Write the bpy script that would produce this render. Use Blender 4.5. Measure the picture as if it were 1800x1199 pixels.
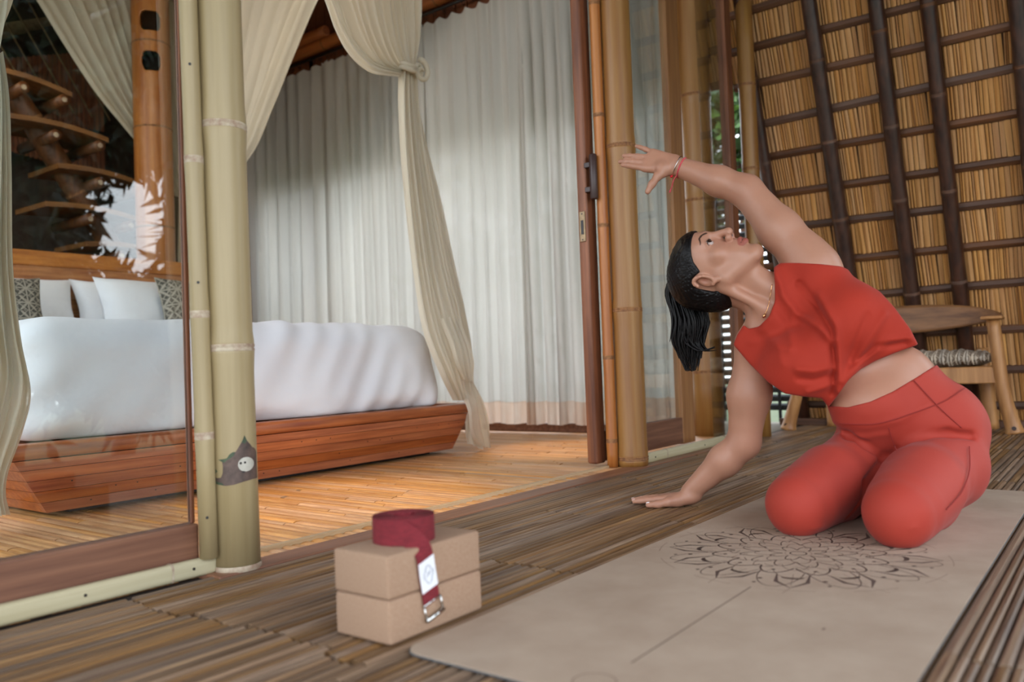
import bpy, bmesh, math, random
import numpy as np
from mathutils import Vector, Matrix
from mathutils.geometry import tessellate_polygon
random.seed(7); RNG = np.random.default_rng(7)
for _o in list(bpy.data.objects): bpy.data.objects.remove(_o, do_unlink=True)
scene = bpy.context.scene
COL = scene.collection
PI = math.pi

# ------------------------------------------------------------------ camera
# World: X runs along the house front, Y into the bedroom, Z up; metres.
FPX = 1440.0
PITCH, ROLL, AXA = math.atan(40/FPX), math.atan(0.037), math.atan(1090/FPX)
CAM = np.array([0.0, 0.0, 0.41])
_v = np.array([math.cos(AXA), math.sin(AXA), 0]); _r = np.array([math.sin(AXA), -math.cos(AXA), 0]); _u = np.array([0, 0, 1.0])
CF = _v*math.cos(PITCH)+_u*math.sin(PITCH); _u2 = -_v*math.sin(PITCH)+_u*math.cos(PITCH)
CR = math.cos(ROLL)*_r-math.sin(ROLL)*_u2; CU = math.sin(ROLL)*_r+math.cos(ROLL)*_u2
cam = bpy.data.cameras.new('camera'); cam.sensor_width = 36.0; cam.lens = FPX/1800*36
cam.clip_start = 0.02; cam.clip_end = 300
cam.dof.use_dof = True; cam.dof.focus_distance = 2.35; cam.dof.aperture_fstop = 2.6
camo = bpy.data.objects.new('camera', cam); COL.objects.link(camo)
camo.matrix_world = Matrix(((CR[0], CU[0], -CF[0], CAM[0]), (CR[1], CU[1], -CF[1], CAM[1]), (CR[2], CU[2], -CF[2], CAM[2]), (0, 0, 0, 1)))
scene.camera = camo

# ------------------------------------------------------------------ light
w = bpy.data.worlds.new('overcast_sky'); scene.world = w; w.use_nodes = True
nt = w.node_tree; bg = nt.nodes['Background']
tc = nt.nodes.new('ShaderNodeTexCoord'); sep = nt.nodes.new('ShaderNodeSeparateXYZ'); rmp = nt.nodes.new('ShaderNodeValToRGB')
nt.links.new(tc.outputs['Generated'], sep.inputs[0]); nt.links.new(sep.outputs['Z'], rmp.inputs[0])
rmp.color_ramp.elements[0].position = 0.0; rmp.color_ramp.elements[0].color = (0.90, 0.94, 0.98, 1)
rmp.color_ramp.elements[1].position = 0.8; rmp.color_ramp.elements[1].color = (0.76, 0.86, 1.0, 1)
nt.links.new(rmp.outputs[0], bg.inputs[0]); bg.inputs[1].default_value = 3.0
scene.view_settings.view_transform = 'Standard'; scene.view_settings.look = 'None'
scene.view_settings.gamma = 1.0; scene.view_settings.use_curve_mapping = False
scene.view_settings.exposure = 0.6

# ------------------------------------------------------------------ helpers
def at(px, py, axis, val):
    """point where the line of sight through a photo pixel meets the plane axis=val (a surveyed real distance)"""
    d = CR*((px-900)/FPX)-CU*((py-599.5)/FPX)+CF
    return CAM+d*((val-CAM[axis])/d[axis])
def aX(px, py, X): return at(px, py, 0, X)
def aY(px, py, Y): return at(px, py, 1, Y)
def aG(px, py): return at(px, py, 2, 0.0)
def pix(P):
    q = np.asarray(P)-CAM; z = q@CF
    return 900+FPX*(q@CR)/z, 599.5-FPX*(q@CU)/z

def lin(r, g, b):
    f = lambda c: (c/255/12.92 if c/255 <= 0.04045 else ((c/255+0.055)/1.055)**2.4)
    return (f(r), f(g), f(b), 1.0)

def wloc(o):
    v = Vector((0, 0, 0))
    while o is not None:
        v += o.location; o = o.parent
    return v
def link(o, parent=None):
    COL.objects.link(o)
    if parent is not None: o.parent = parent
    return o
def obj(name, verts, faces, mat, parent=None, smooth=False, uv=None):
    """ONE mesh object; verts are world coordinates, re-based onto the parent's origin"""
    me = bpy.data.meshes.new(name)
    V = np.asarray(verts, float)
    o = bpy.data.objects.new(name, me)
    if parent is None:
        c = V.mean(0); c[2] = V[:, 2].min(); o.location = c; V = V-c
    else: V = V-np.array(wloc(parent))
    me.from_pydata(V.tolist(), [], faces if isinstance(faces, list) else faces.tolist())
    if uv is not None:
        ul = me.uv_layers.new(name='UVMap'); idx = np.zeros(len(me.loops), int); me.loops.foreach_get('vertex_index', idx)
        ul.data.foreach_set('uv', np.asarray(uv, float)[idx].ravel())
    if mat is not None: me.materials.append(mat)
    if smooth: me.polygons.foreach_set('use_smooth', [True]*len(me.polygons))
    me.update()
    return link(o, parent)
def empty(name, loc, parent=None):
    o = bpy.data.objects.new(name, None); o.empty_display_size = 0.05; o.location = loc
    return link(o, parent)
def tag(o, label=None, cat=None, group=None, kind=None):
    if label: o['label'] = label
    if cat: o['category'] = cat
    if group: o['group'] = group
    if kind: o['kind'] = kind
    return o
def thing(name, loc, label, cat, group=None): return tag(empty(name, loc), label, cat, group)

class MB:
    def __init__(s): s.v = []; s.f = []
    def add(s, v, f):
        n = len(s.v); s.v += [tuple(p) for p in v]; s.f += [tuple(i+n for i in q) for q in f]; return s
    def box(s, a, b):
        (x0, y0, z0), (x1, y1, z1) = a, b
        return s.add([(x0,y0,z0),(x1,y0,z0),(x1,y1,z0),(x0,y1,z0),(x0,y0,z1),(x1,y0,z1),(x1,y1,z1),(x0,y1,z1)],
                     [(3,2,1,0),(4,5,6,7),(0,1,5,4),(1,2,6,5),(2,3,7,6),(3,0,4,7)])
    def hexa(s, p): return s.add(p, [(3,2,1,0),(4,5,6,7),(0,1,5,4),(1,2,6,5),(2,3,7,6),(3,0,4,7)])
    def bbox(s, a, b, bev=0.003, mn=2):
        """bevelled box"""
        bm = bmesh.new(); bmesh.ops.create_cube(bm, size=1)
        a = np.array(a, float); b = np.array(b, float)
        for v in bm.verts: v.co = Vector((a+b)/2+np.array(v.co)*(b-a))
        bmesh.ops.bevel(bm, geom=bm.edges[:], offset=bev, segments=mn, affect='EDGES', profile=0.5)
        bm.verts.index_update(); s.add([v.co[:] for v in bm.verts], [[v.index for v in f.verts] for f in bm.faces]); bm.free(); return s
    def tube(s, P, R, n=12, cap=True, closed=False):
        P = np.asarray(P, float); m = len(P); R = np.broadcast_to(np.asarray(R, float), (m,))
        T = np.gradient(P, axis=0) if not closed else np.roll(P, -1, 0)-np.roll(P, 1, 0)
        T /= np.linalg.norm(T, axis=1)[:, None]+1e-12
        up = np.array([0, 0, 1.0]) if abs(T[0][2]) < 0.9 else np.array([1.0, 0, 0])
        N = np.cross(T[0], up); N /= np.linalg.norm(N); V = []; F = []
        for i in range(m):
            N = N-T[i]*(N@T[i]); N /= np.linalg.norm(N); B = np.cross(T[i], N)
            for k in range(n):
                a = 2*PI*k/n; V.append(P[i]+R[i]*(math.cos(a)*N+math.sin(a)*B))
        for i in range(m if closed else m-1):
            j = (i+1) % m
            for k in range(n): F.append((i*n+k, i*n+(k+1) % n, j*n+(k+1) % n, j*n+k))
        if cap and not closed: F += [tuple(range(n-1, -1, -1)), tuple((m-1)*n+k for k in range(n))]
        return s.add(V, F)
    def build(s, name, mat, parent=None, smooth=False, **k): return obj(name, s.v, s.f, mat, parent, smooth, **k)

def grid(fn, nu, nv, cu=False):
    """vertices and quads of a surface fn(u,v)"""
    V = [fn(i/(nu if cu else nu-1), j/(nv-1)) for j in range(nv) for i in range(nu)]
    F = []
    for j in range(nv-1):
        for i in range(nu if cu else nu-1):
            i2 = (i+1) % nu; F.append((j*nu+i, j*nu+i2, (j+1)*nu+i2, (j+1)*nu+i))
    return V, F
def resample(P, n):
    P = np.asarray(P, float); d = np.r_[0, np.cumsum(np.linalg.norm(np.diff(P, axis=0), axis=1))]
    t = np.linspace(0, d[-1], n); return np.stack([np.interp(t, d, P[:, k]) for k in range(3)], 1)
def smoothpath(P, n):
    """Catmull-Rom through the points"""
    P = np.asarray(P, float); Q = np.vstack([2*P[0]-P[1], P, 2*P[-1]-P[-2]]); out = []
    m = len(P)-1
    for t in np.linspace(0, m, n):
        i = min(int(t), m-1); s = t-i; a, b, c, d = Q[i], Q[i+1], Q[i+2], Q[i+3]
        out.append(0.5*((2*b)+(-a+c)*s+(2*a-5*b+4*c-d)*s*s+(-a+3*b-3*c+d)*s**3))
    return np.array(out)

# ------------------------------------------------------------------ materials
def nodes(name):
    m = bpy.data.materials.new(name); m.use_nodes = True; t = m.node_tree
    return m, t, t.nodes['Principled BSDF']
def N(t, kind, **inp):
    n = t.nodes.new(kind)
    for k, v in inp.items():
        if k in n.inputs: n.inputs[k].default_value = v
        else: setattr(n, k, v)
    return n
def material(name, c1, c2=None, scale=(1, 1, 1), detail=4, rough=0.6, bump=0.0, rand=0.0, spec=0.5, nscale=1.0, metal=0.0, contrast=(0.3, 0.7), c3=None, fine=None, sheen=0):
    """base colour from stretched noise between c1 and c2, optional per-piece variation"""
    m, t, b = nodes(name); L = t.links.new
    b.inputs['Roughness'].default_value = rough; b.inputs['Metallic'].default_value = metal; b.inputs['Specular IOR Level'].default_value = spec
    if sheen: b.inputs['Sheen Weight'].default_value = sheen
    if c2 is None: c2 = c1
    tcn = N(t, 'ShaderNodeTexCoord'); mp = N(t, 'ShaderNodeMapping'); mp.inputs['Scale'].default_value = scale
    L(tcn.outputs['Object'], mp.inputs[0])
    if rand:
        oi = N(t, 'ShaderNodeObjectInfo'); ge = N(t, 'ShaderNodeNewGeometry'); ad = N(t, 'ShaderNodeMath', operation='ADD'); fr = N(t, 'ShaderNodeMath', operation='FRACT')
        L(oi.outputs['Random'], ad.inputs[0]); L(ge.outputs['Random Per Island'], ad.inputs[1]); L(ad.outputs[0], fr.inputs[0])
        off = N(t, 'ShaderNodeVectorMath', operation='ADD'); sc = N(t, 'ShaderNodeVectorMath', operation='SCALE'); sc.inputs[0].default_value = (37, 91, 53)
        L(fr.outputs[0], sc.inputs['Scale']); L(mp.outputs[0], off.inputs[0]); L(sc.outputs[0], off.inputs[1]); src = off.outputs[0]
    else: src = mp.outputs[0]
    no = N(t, 'ShaderNodeTexNoise', Scale=nscale, Detail=detail, Roughness=0.6); L(src, no.inputs['Vector'])
    r = N(t, 'ShaderNodeValToRGB'); e = r.color_ramp.elements
    e[0].position, e[1].position = contrast; e[0].color = c1; e[1].color = c2
    if c3: ee = r.color_ramp.elements.new(min(0.98, contrast[1]+0.12)); ee.color = c3
    L(no.outputs['Fac'], r.inputs[0]); out = r.outputs[0]
    if rand:
        hs = N(t, 'ShaderNodeHueSaturation'); mr = N(t, 'ShaderNodeMapRange'); mr.inputs['To Min'].default_value = 1-rand; mr.inputs['To Max'].default_value = 1+rand
        L(fr.outputs[0], mr.inputs[0]); L(mr.outputs[0], hs.inputs['Value'])
        m2 = N(t, 'ShaderNodeMath', operation='MULTIPLY'); m2.inputs[1].default_value = 7.31; f2 = N(t, 'ShaderNodeMath', operation='FRACT'); L(fr.outputs[0], m2.inputs[0]); L(m2.outputs[0], f2.inputs[0])
        mr2 = N(t, 'ShaderNodeMapRange'); mr2.inputs['To Min'].default_value = 1-rand*0.9; mr2.inputs['To Max'].default_value = 1+rand*0.5
        L(f2.outputs[0], mr2.inputs[0]); L(mr2.outputs[0], hs.inputs['Saturation']); L(out, hs.inputs['Color']); out = hs.outputs[0]
    L(out, b.inputs['Base Color'])
    if bump:
        hsrc = no.outputs['Fac']
        if fine:
            mp2 = N(t, 'ShaderNodeMapping'); mp2.inputs['Scale'].default_value = fine; L(tcn.outputs['Object'], mp2.inputs[0])
            n2 = N(t, 'ShaderNodeTexNoise', Scale=1.0, Detail=2); L(mp2.outputs[0], n2.inputs['Vector']); hsrc = n2.outputs['Fac']
        bp = N(t, 'ShaderNodeBump', Strength=bump, Distance=0.004); L(hsrc, bp.inputs['Height']); L(bp.outputs[0], b.inputs['Normal'])
    return m
def cloth(name, c1, c2, trans=0.4, weave=900, scale=(3, 3, 0.5), see=0.0):
    """thin woven fabric that lets light through"""
    m = material(name, c1, c2, scale, rough=0.9, bump=0.15, spec=0.1, fine=(weave, weave, weave/4)); t = m.node_tree; L = t.links.new
    b = t.nodes['Principled BSDF']; out = t.nodes['Material Output']; tr = N(t, 'ShaderNodeBsdfTranslucent'); mx = N(t, 'ShaderNodeMixShader', Fac=trans)
    src = b.inputs['Base Color'].links[0].from_socket; L(src, tr.inputs[0]); L(b.outputs[0], mx.inputs[1]); L(tr.outputs[0], mx.inputs[2]); last = mx.outputs[0]
    if see:
        tp = N(t, 'ShaderNodeBsdfTransparent'); m3 = N(t, 'ShaderNodeMixShader', Fac=see); L(last, m3.inputs[1]); L(tp.outputs[0], m3.inputs[2]); last = m3.outputs[0]
    L(last, out.inputs[0]); return m
def glassmat(name='window_glass', k=1.7):
    m, t, b = nodes(name); L = t.links.new; out = t.nodes['Material Output']
    tp = N(t, 'ShaderNodeBsdfTransparent', Color=(0.93, 0.96, 0.95, 1)); gl = N(t, 'ShaderNodeBsdfGlossy', Roughness=0.0); fr = N(t, 'ShaderNodeFresnel', IOR=1.52)
    ad = N(t, 'ShaderNodeMath', operation='MULTIPLY'); ad.inputs[1].default_value = k; L(fr.outputs[0], ad.inputs[0])
    mx = N(t, 'ShaderNodeMixShader'); L(ad.outputs[0], mx.inputs[0]); L(tp.outputs[0], mx.inputs[1]); L(gl.outputs[0], mx.inputs[2]); L(mx.outputs[0], out.inputs[0]); return m
def emission(name, c, s):
    m, t, b = nodes(name); b.inputs['Base Color'].default_value = c; b.inputs['Emission Color'].default_value = c; b.inputs['Emission Strength'].default_value = s; return m

VZ, VX, VY = (35, 35, 1.2), (1.2, 35, 35), (35, 1.2, 35)
M = dict(
 deck=material('weathered_bamboo_deck', lin(98, 76, 60), lin(158, 132, 105), (2.5, 60, 60), rough=0.5, bump=0.25, rand=0.28, c3=lin(176, 160, 130)),
 subfloor=material('dark_subfloor', lin(35, 24, 18), lin(50, 35, 26), rough=0.9),
 roomfloor=material('honey_bamboo_floor', lin(172, 116, 66), lin(214, 162, 104), (50, 2.5, 50), rough=0.42, bump=0.15, rand=0.16),
 pale=material('pale_bamboo', lin(152, 134, 96), lin(174, 156, 118), VZ, rough=0.42, bump=0.08, contrast=(0.3, 0.75)),
 palex=material('pale_bamboo_sill', lin(172, 160, 124), lin(198, 190, 158), VX, rough=0.45, bump=0.08),
 gold=material('golden_bamboo', lin(128, 80, 32), lin(162, 120, 64), (22, 22, 0.9), rough=0.42, bump=0.08, c3=lin(168, 142, 90)),
 orange=material('orange_bamboo', lin(150, 84, 34), lin(188, 122, 58), VZ, rough=0.42, bump=0.1),
 orangey=material('orange_bamboo_beam', lin(140, 76, 34), lin(186, 112, 58), VY, rough=0.45, bump=0.1),
 nodep=material('pale_node_scar', lin(196, 184, 160), lin(150, 120, 100), (60, 60, 60), rough=0.7, bump=0.3),
 nodeb=material('brown_node_scar', lin(96, 56, 30), lin(160, 112, 66), (60, 60, 60), rough=0.7, bump=0.3),
 rafter=material('dark_rafter_bamboo', lin(40, 23, 17), lin(78, 46, 31), VZ, rough=0.4, bump=0.1, rand=0.2, c3=lin(104, 66, 46)),
 batten=material('split_bamboo_batten', lin(70, 42, 26), lin(112, 72, 44), VY, rough=0.55, bump=0.3, rand=0.2, c3=lin(140, 112, 88)),
 shingle=material('dry_bamboo_shingle', lin(150, 98, 42), lin(196, 146, 76), (3, 70, 3), rough=0.62, bump=0.3, rand=0.2),
 groove=material('dark_shingle_backing', lin(50, 30, 14), lin(80, 48, 22), (3, 40, 3), rough=0.9),  # dark brown backing sheet behind the shingles
 door=material('brown_door_timber', lin(88, 48, 30), lin(148, 92, 60), (40, 40, 2), rough=0.5, bump=0.2),
 rail=material('weathered_window_rail', lin(92, 56, 40), lin(134, 92, 68), (2, 50, 50), rough=0.6, bump=0.25, c3=lin(150, 118, 94)),
 bedwood=material('red_brown_laminated_bamboo', lin(140, 64, 26), lin(196, 112, 54), (3, 40, 60), rough=0.38, bump=0.12, rand=0.12),
 headwood=material('laminated_bamboo_headboard', lin(134, 72, 34), lin(190, 124, 64), (4, 40, 45), rough=0.45, bump=0.1, rand=0.14),
 chairwood=material('chair_bamboo', lin(140, 92, 50), lin(190, 138, 84), (25, 25, 2), rough=0.45, bump=0.1),
 plank=material('curved_backrest_wood', lin(92, 58, 34), lin(142, 98, 60), (30, 4, 30), rough=0.5, bump=0.15),
 sheet=material('white_cotton', lin(226, 228, 234), lin(236, 236, 238), (2, 2, 2), rough=0.9, bump=0.08, spec=0.2, sheen=0.2, fine=(500, 500, 500)),
 net=cloth('cream_muslin', lin(230, 222, 202), lin(240, 232, 214), 0.45, 700, (3, 3, 0.6), 0.04),
 curt=cloth('white_voile_curtain', lin(208, 205, 197), lin(224, 221, 213), 0.28, 800, (3, 3, 0.3), 0.012),
 hem=cloth('stained_curtain_hem', lin(222, 208, 192), lin(208, 176, 152), 0.45, 800, (5, 5, 1.5)),
 black=material('black_iron', lin(22, 18, 18), lin(34, 28, 26), rough=0.45),
 slat=material('black_louvre_slat', lin(20, 20, 20), lin(36, 34, 32), (2, 30, 30), rough=0.6),
 dark=material('dark_bronze', lin(44, 28, 26), lin(62, 42, 38), (20, 20, 4), rough=0.4),
 brass=material('aged_brass', lin(120, 100, 76), lin(150, 128, 98), (60, 60, 60), rough=0.4, metal=0.6),
 cork=material('fine_cork', lin(148, 116, 92), lin(164, 136, 112), (420, 420, 420), rough=0.85, bump=0.15, contrast=(0.3, 0.7), detail=3),
 mat=material('pale_cork_mat', lin(160, 138, 118), lin(178, 158, 138), (5, 5, 5), rough=0.82, bump=0.12, fine=(400, 400, 400)),
 rubber=material('dark_rubber', lin(70, 72, 74), lin(86, 88, 90), rough=0.8),
 ink=material('brown_mandala_ink', lin(78, 60, 52), lin(94, 74, 64), rough=0.8),
 inkl=material('faint_brown_ink', lin(112, 90, 78), lin(126, 102, 90), rough=0.8),
 strap=material('maroon_webbing', lin(98, 18, 28), lin(126, 30, 40), (90, 90, 400), rough=0.85, bump=0.4),
 white=material('white_tag', lin(226, 228, 232), None, rough=0.7),
 steel=material('polished_steel', lin(200, 200, 196), None, rough=0.18, metal=1.0),
 glass=glassmat(), clear=glassmat('clear_door_glass', 0.45),
 trackw=material('pale_track_wood', lin(176, 146, 108), lin(202, 174, 136), (2, 40, 40), rough=0.5), stilew=material('tan_door_stile', lin(128, 82, 46), lin(168, 120, 74), (40, 40, 2), rough=0.5, bump=0.15), stairw=material('dim_stair_bamboo', lin(70, 38, 16), lin(112, 66, 30), VZ, rough=0.5, bump=0.1), tread=material('dim_stair_plank', lin(104, 66, 32), lin(142, 96, 50), (4, 30, 30), rough=0.5),  # stair tones darkened to offset the fill light over the bed
 plaster=material('dark_timber_wall', lin(40, 30, 22), lin(66, 46, 32), (30, 30, 1.5), rough=0.8, bump=0.3),
 thatchred=material('red_brown_ceiling_thatch', lin(90, 46, 26), lin(140, 80, 44), (40, 3, 3), rough=0.8, bump=0.4),
 leaf=material('green_leaf', lin(40, 74, 26), lin(92, 128, 50), (3, 3, 3), rough=0.5, rand=0.35),
 leafdark=material('dark_green_leaf', lin(16, 34, 20), lin(38, 62, 34), (3, 3, 3), rough=0.55, rand=0.35),
 soil=material('garden_ground', lin(50, 62, 34), lin(84, 92, 52), (2, 2, 2), rough=0.95, bump=0.3),
)
# ================================================================== STRUCTURE
M['deck'] = material('weathered_bamboo_strip', lin(92, 66, 46), lin(148, 116, 82), (3, 2.5, 60), rough=0.45, bump=0.2, rand=0.3, c3=lin(186, 162, 116))
M['roomfloor'] = material('honey_bamboo_strip', lin(176, 118, 66), lin(214, 162, 104), (2.5, 3, 60), rough=0.4, bump=0.12, rand=0.16)

def strip_mesh(name, axis, mat, h=0.009):
    pr = [(-0.5, -h), (-0.44, -0.32*h), (-0.2, -0.03*h), (0.2, -0.03*h), (0.44, -0.32*h), (0.5, -h)]
    V = [(e, y, z) if axis == 0 else (y, e, z) for e in (0, 1) for (y, z) in pr]; k = len(pr)
    F = [(i, i+1, k+i+1, k+i) for i in range(k-1)]+[tuple(range(k-1, -1, -1)), tuple(range(k, 2*k))]
    if axis == 1: F = [f[::-1] for f in F]
    me = bpy.data.meshes.new(name); me.from_pydata(V, [], F); me.materials.append(mat); return me
# terrace deck: strips run along X, butt joints in staggered bands
floor = tag(MB().box((-1.2, -1.3, -0.06), (5.0, 1.56, -0.0095)).build('floor', M['subfloor']), kind='structure')
fl = np.array(floor.location)
segs = []; y = -1.2; band = 0; joints = []
while y < 1.518:
    if band == 0:
        band = random.choice([5, 7, 9, 11]); j0 = random.uniform(0.15, 0.5); joints = [-1.2, j0-0.4]
        while joints[-1] < 4.4: joints.append(joints[-1]+random.uniform(0.5, 0.95))
        joints[-1] = 4.98
        near = [0.79, 1.33] if y > 0.85 else [1.22]
        for nj in near:
            k = min(range(1, len(joints)-1), key=lambda i: abs(joints[i]-nj)); joints[k] = nj+random.uniform(-0.02, 0.02)
    wd = random.uniform(0.014, 0.025); band -= 1
    for a, b in zip(joints, joints[1:]):
        j = random.uniform(-0.012, 0.012); segs.append((a+0.003+j*0.5, b-0.003+j*0.5, y+wd/2, wd-0.0026))
    y += wd
def inview(a, b, yy):
    best = 0
    for x in np.linspace(a, b, 8):
        p = np.array([x, yy, 0.0])
        if (p-CAM)@CF < 0.3: continue
        u, v = pix(p)
        if -30 < u < 1830 and v < 1230: best = max(best, 1/((p-CAM)@CF))
    return best
segs.sort(key=lambda s: -inview(s[0], s[1], s[2])*(s[3]/0.02)**0.3)
dm = strip_mesh('floor_strip', 0, M['deck'])
for (a, b, yy, wd) in segs[:300]:
    o = bpy.data.objects.new('floor_strip', dm); o.location = Vector((a, yy, random.uniform(-0.0012, 0.0)))-Vector(fl); o.scale = (b-a, wd, 1); link(o, floor)
rest = MB()
bv = [v.co[:] for v in dm.vertices]; bf = [tuple(p.vertices) for p in dm.polygons]
for (a, b, yy, wd) in segs[300:]: rest.add([(a+(b-a)*v[0], yy+wd*v[1], v[2]) for v in bv], bf)
tag(rest.build('floor_strips', M['deck'], floor), kind='stuff')
# broad board and pale sliding-door track at the threshold
tb = MB().bbox((0.96, 1.487, -0.02), (4.0, 1.565, 0.002), 0.003).build('trim_1', material('threshold_board', lin(112, 72, 52), lin(150, 104, 76), (2, 40, 40), rough=0.45, bump=0.15)); tag(tb, kind='structure')
tk = MB().bbox((0.99, 1.615, -0.004), (2.72, 1.632, 0.008), 0.002).build('trim_2', M['trackw']); tag(tk, kind='structure')
# bedroom floor: strips run along Y
rf = tag(MB().box((-0.6, 1.56, -0.06), (4.02, 6.2, -0.0095)).build('floor', M['subfloor']), kind='structure'); rfl = Vector(wloc(rf))
rm = strip_mesh('floor_strip', 1, M['roomfloor']); x = 0.1; cnt = 0; rest = MB(); rs = []
bv = [v.co[:] for v in rm.vertices]; bf = [tuple(p.vertices) for p in rm.polygons]
while x < 4.0:
    wd = random.uniform(0.024, 0.04); ys = [1.566]+sorted(random.uniform(1.8, 2.7) for _ in range(2))+[random.uniform(3.2, 4.6), 6.1]
    for a, b in zip(ys, ys[1:]):
        if b-a > 0.03: rs.append((x+wd/2, a+0.002, b-0.002, wd-0.002))
    x += wd
rs.sort(key=lambda s: s[1]+abs(s[0]-2.2)*0.3)
for (xx, a, b, wd) in rs[:300]:
    o = bpy.data.objects.new('floor_strip', rm); o.location = Vector((xx, a, random.uniform(-0.001, 0.001)))-rfl; o.scale = (wd, b-a, 1); link(o, rf)
for (xx, a, b, wd) in rs[300:]: rest.add([(xx+wd*v[0], a+(b-a)*v[1], v[2]) for v in bv], bf)
tag(rest.build('floor_strips', M['roomfloor'], rf), kind='stuff')

# ---------- bedroom shell
tag(MB().box((-0.7, 6.2, -0.06), (4.1, 6.3, 3.3)).build('wall_back', M['plaster']), kind='structure')
tag(MB().box((-0.7, 4.75, -0.06), (-0.6, 6.2, 3.3)).build('wall_left_shade', M['plaster']), kind='structure')  # unseen stub of wall added to darken the space behind the bed
ce = tag(MB().box((-0.7, 1.45, 3.2), (4.15, 6.3, 3.3)).build('ceiling', M['thatchred']), kind='structure')
for i in range(8): MB().tube([(-0.6+i*0.6, 1.5, 3.16), (-0.6+i*0.6, 6.1, 3.16)], 0.035, 10).build('rafter', M['rafter'], ce, True)
tag(MB().box((-0.7, 1.56, 2.75), (4.1, 1.66, 3.2)).build('wall_front', M['thatchred']), kind='structure')
wr = tag(MB().box((4.02, 1.90, 2.38), (4.1, 6.2, 3.2)).build('wall_right', M['thatchred']), kind='structure')
for i in range(43):
    yy = 1.92+i*0.098; MB().bbox((4.0, yy, 2.38), (4.02, yy+0.09, 3.2), 0.004, 1).build('panel', M['thatchred'], wr)
MB().bbox((4.0, 5.50, 0.0), (4.04, 6.18, 2.38), 0.004, 1).build('corner_panel', M['thatchred'], wr)
for yy in (2.6, 3.4, 4.1, 4.9, 5.7): MB().tube([(3.985, yy, 2.87), (3.985, yy, 3.2)], 0.028, 10).build('stud', M['rafter'], wr, True)

# ---------- bamboo culms
def culm(root, p0, p1, r, nodes_at, mat, nmat, taper=0.0, n=24, scar=1.06, name='culm'):
    """bamboo cane from p0 to p1 with swollen nodes (distances along it), each node ring a part"""
    p0 = np.array(p0, float); p1 = np.array(p1, float); Ld = np.linalg.norm(p1-p0); d = (p1-p0)/Ld
    ts = {0.0, Ld}
    for q in nodes_at: ts |= {q-0.05, q-0.012, q-0.004, q, q+0.004, q+0.012, q+0.05}
    for q in np.arange(0, Ld, 0.25): ts.add(float(q))
    ts = sorted(t for t in ts if 0 <= t <= Ld); R = []
    for t in ts:
        k = 1-taper*t/Ld
        for q in nodes_at:
            a = abs(t-q)
            if a < 0.003: k *= 0.985
            elif a < 0.02: k *= 1.045
        R.append(r*k)
    c = MB().tube([p0+d*t for t in ts], R, n).build(name, mat, root, True)
    for q in nodes_at:
        if 0.01 < q < Ld-0.01:
            rr = r*(1-taper*q/Ld)
            MB().tube([p0+d*(q+e) for e in (-0.008, -0.006, -0.002, 0, 0.003, 0.007, 0.009)], [rr*1.03, rr*scar, rr*scar, rr*1.025, rr*(scar+0.005), rr*(scar+0.005), rr*1.03], n, cap=False).build('node_ring', nmat, root, True)
    return c
def post(x, y, r, z1, nz, mat, nmat, label, taper=0.0, name='bamboo_post', lean=0.0, **k):
    t = thing(name, (x, y, 0), label, 'bamboo post'); culm(t, (x, y, 0.0), (x+lean*z1, y, z1), r, nz, mat, nmat, taper, **k); return t

PL = post(1.030, 1.530, 0.048, 2.75, [0.465, 0.935, 1.42, 1.95, 2.45], M['pale'], M['nodep'], 'thick pale bamboo post with a dark painted leaf creature near its foot', n=40, lean=-0.0085)
# flat base scar ring of the post
MB().tube([(1.03, 1.53, z) for z in (0, 0.004, 0.009, 0.012)], [0.049, 0.0505, 0.0505, 0.049], 40, cap=False).build('base_ring', M['nodep'], PL, True)
# painted creature wrapped on the cane (flat print, so a skin 0.6 mm proud)
def wrap_print(name, outline, z0, sc, mat, off):
    """polygon given in photo-crop units, wrapped round the post on the side facing the terrace"""
    P2 = [(float(p[0]), float(p[1])) for p in outline]; F = [tuple(t) for t in tessellate_polygon([[Vector((p[0], p[1], 0)) for p in P2]])]
    for _ in range(4):                                   # split every triangle in four so that it follows the round cane
        mid = {}; F2 = []
        def mp_(i, j):
            k = (min(i, j), max(i, j))
            if k not in mid: mid[k] = len(P2); P2.append(((P2[i][0]+P2[j][0])/2, (P2[i][1]+P2[j][1])/2))
            return mid[k]
        for (i, j, k) in F:
            x_, y_, z_ = mp_(i, j), mp_(j, k), mp_(k, i); F2 += [(i, x_, z_), (x_, j, y_), (z_, y_, k), (x_, y_, z_)]
        F = F2
    base = math.atan2(-1.53, -1.03); V = []
    for (vx_, vy_) in P2:
        sx = max(-0.95, min(0.95, (vx_-510)/375.0)); a = base+math.asin(sx); rr = 0.048+off; zz = z0-(vy_-1000)*sc
        V.append((1.03+rr*math.cos(a)-0.0085*zz, 1.53+rr*math.sin(a), zz))
    return obj(name, V, F, mat, PL)
mur = material('mural_paint_plum', lin(62, 50, 46), lin(104, 84, 74), (40, 40, 40), rough=0.6); murg = material('mural_paint_green', lin(44, 58, 44), lin(84, 98, 70), (60, 60, 60), rough=0.6)
out = [(140,850),(150,780),(190,740),(240,735),(262,770),(240,800),(215,800),(215,850),(250,880),(310,870),(340,800),(345,680),(335,600),(280,580),(360,570),(410,560),(450,500),(500,465),(545,465),(600,380),(650,300),(688,205),(720,290),(770,360),(800,410),(840,440),(862,500),(866,940),(800,940),(650,960),(500,995),(380,1005),(270,985),(190,950),(145,900)]
wrap_print('painted_creature', out, 0.181, 1.17e-3/9.2, mur, 0.0007)
wrap_print('painted_leaf', [(280,580),(360,570),(410,560),(450,500),(500,465),(540,470),(520,520),(470,560),(420,585),(370,630),(335,615)], 0.181, 1.17e-3/9.2, murg, 0.0011)
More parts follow.
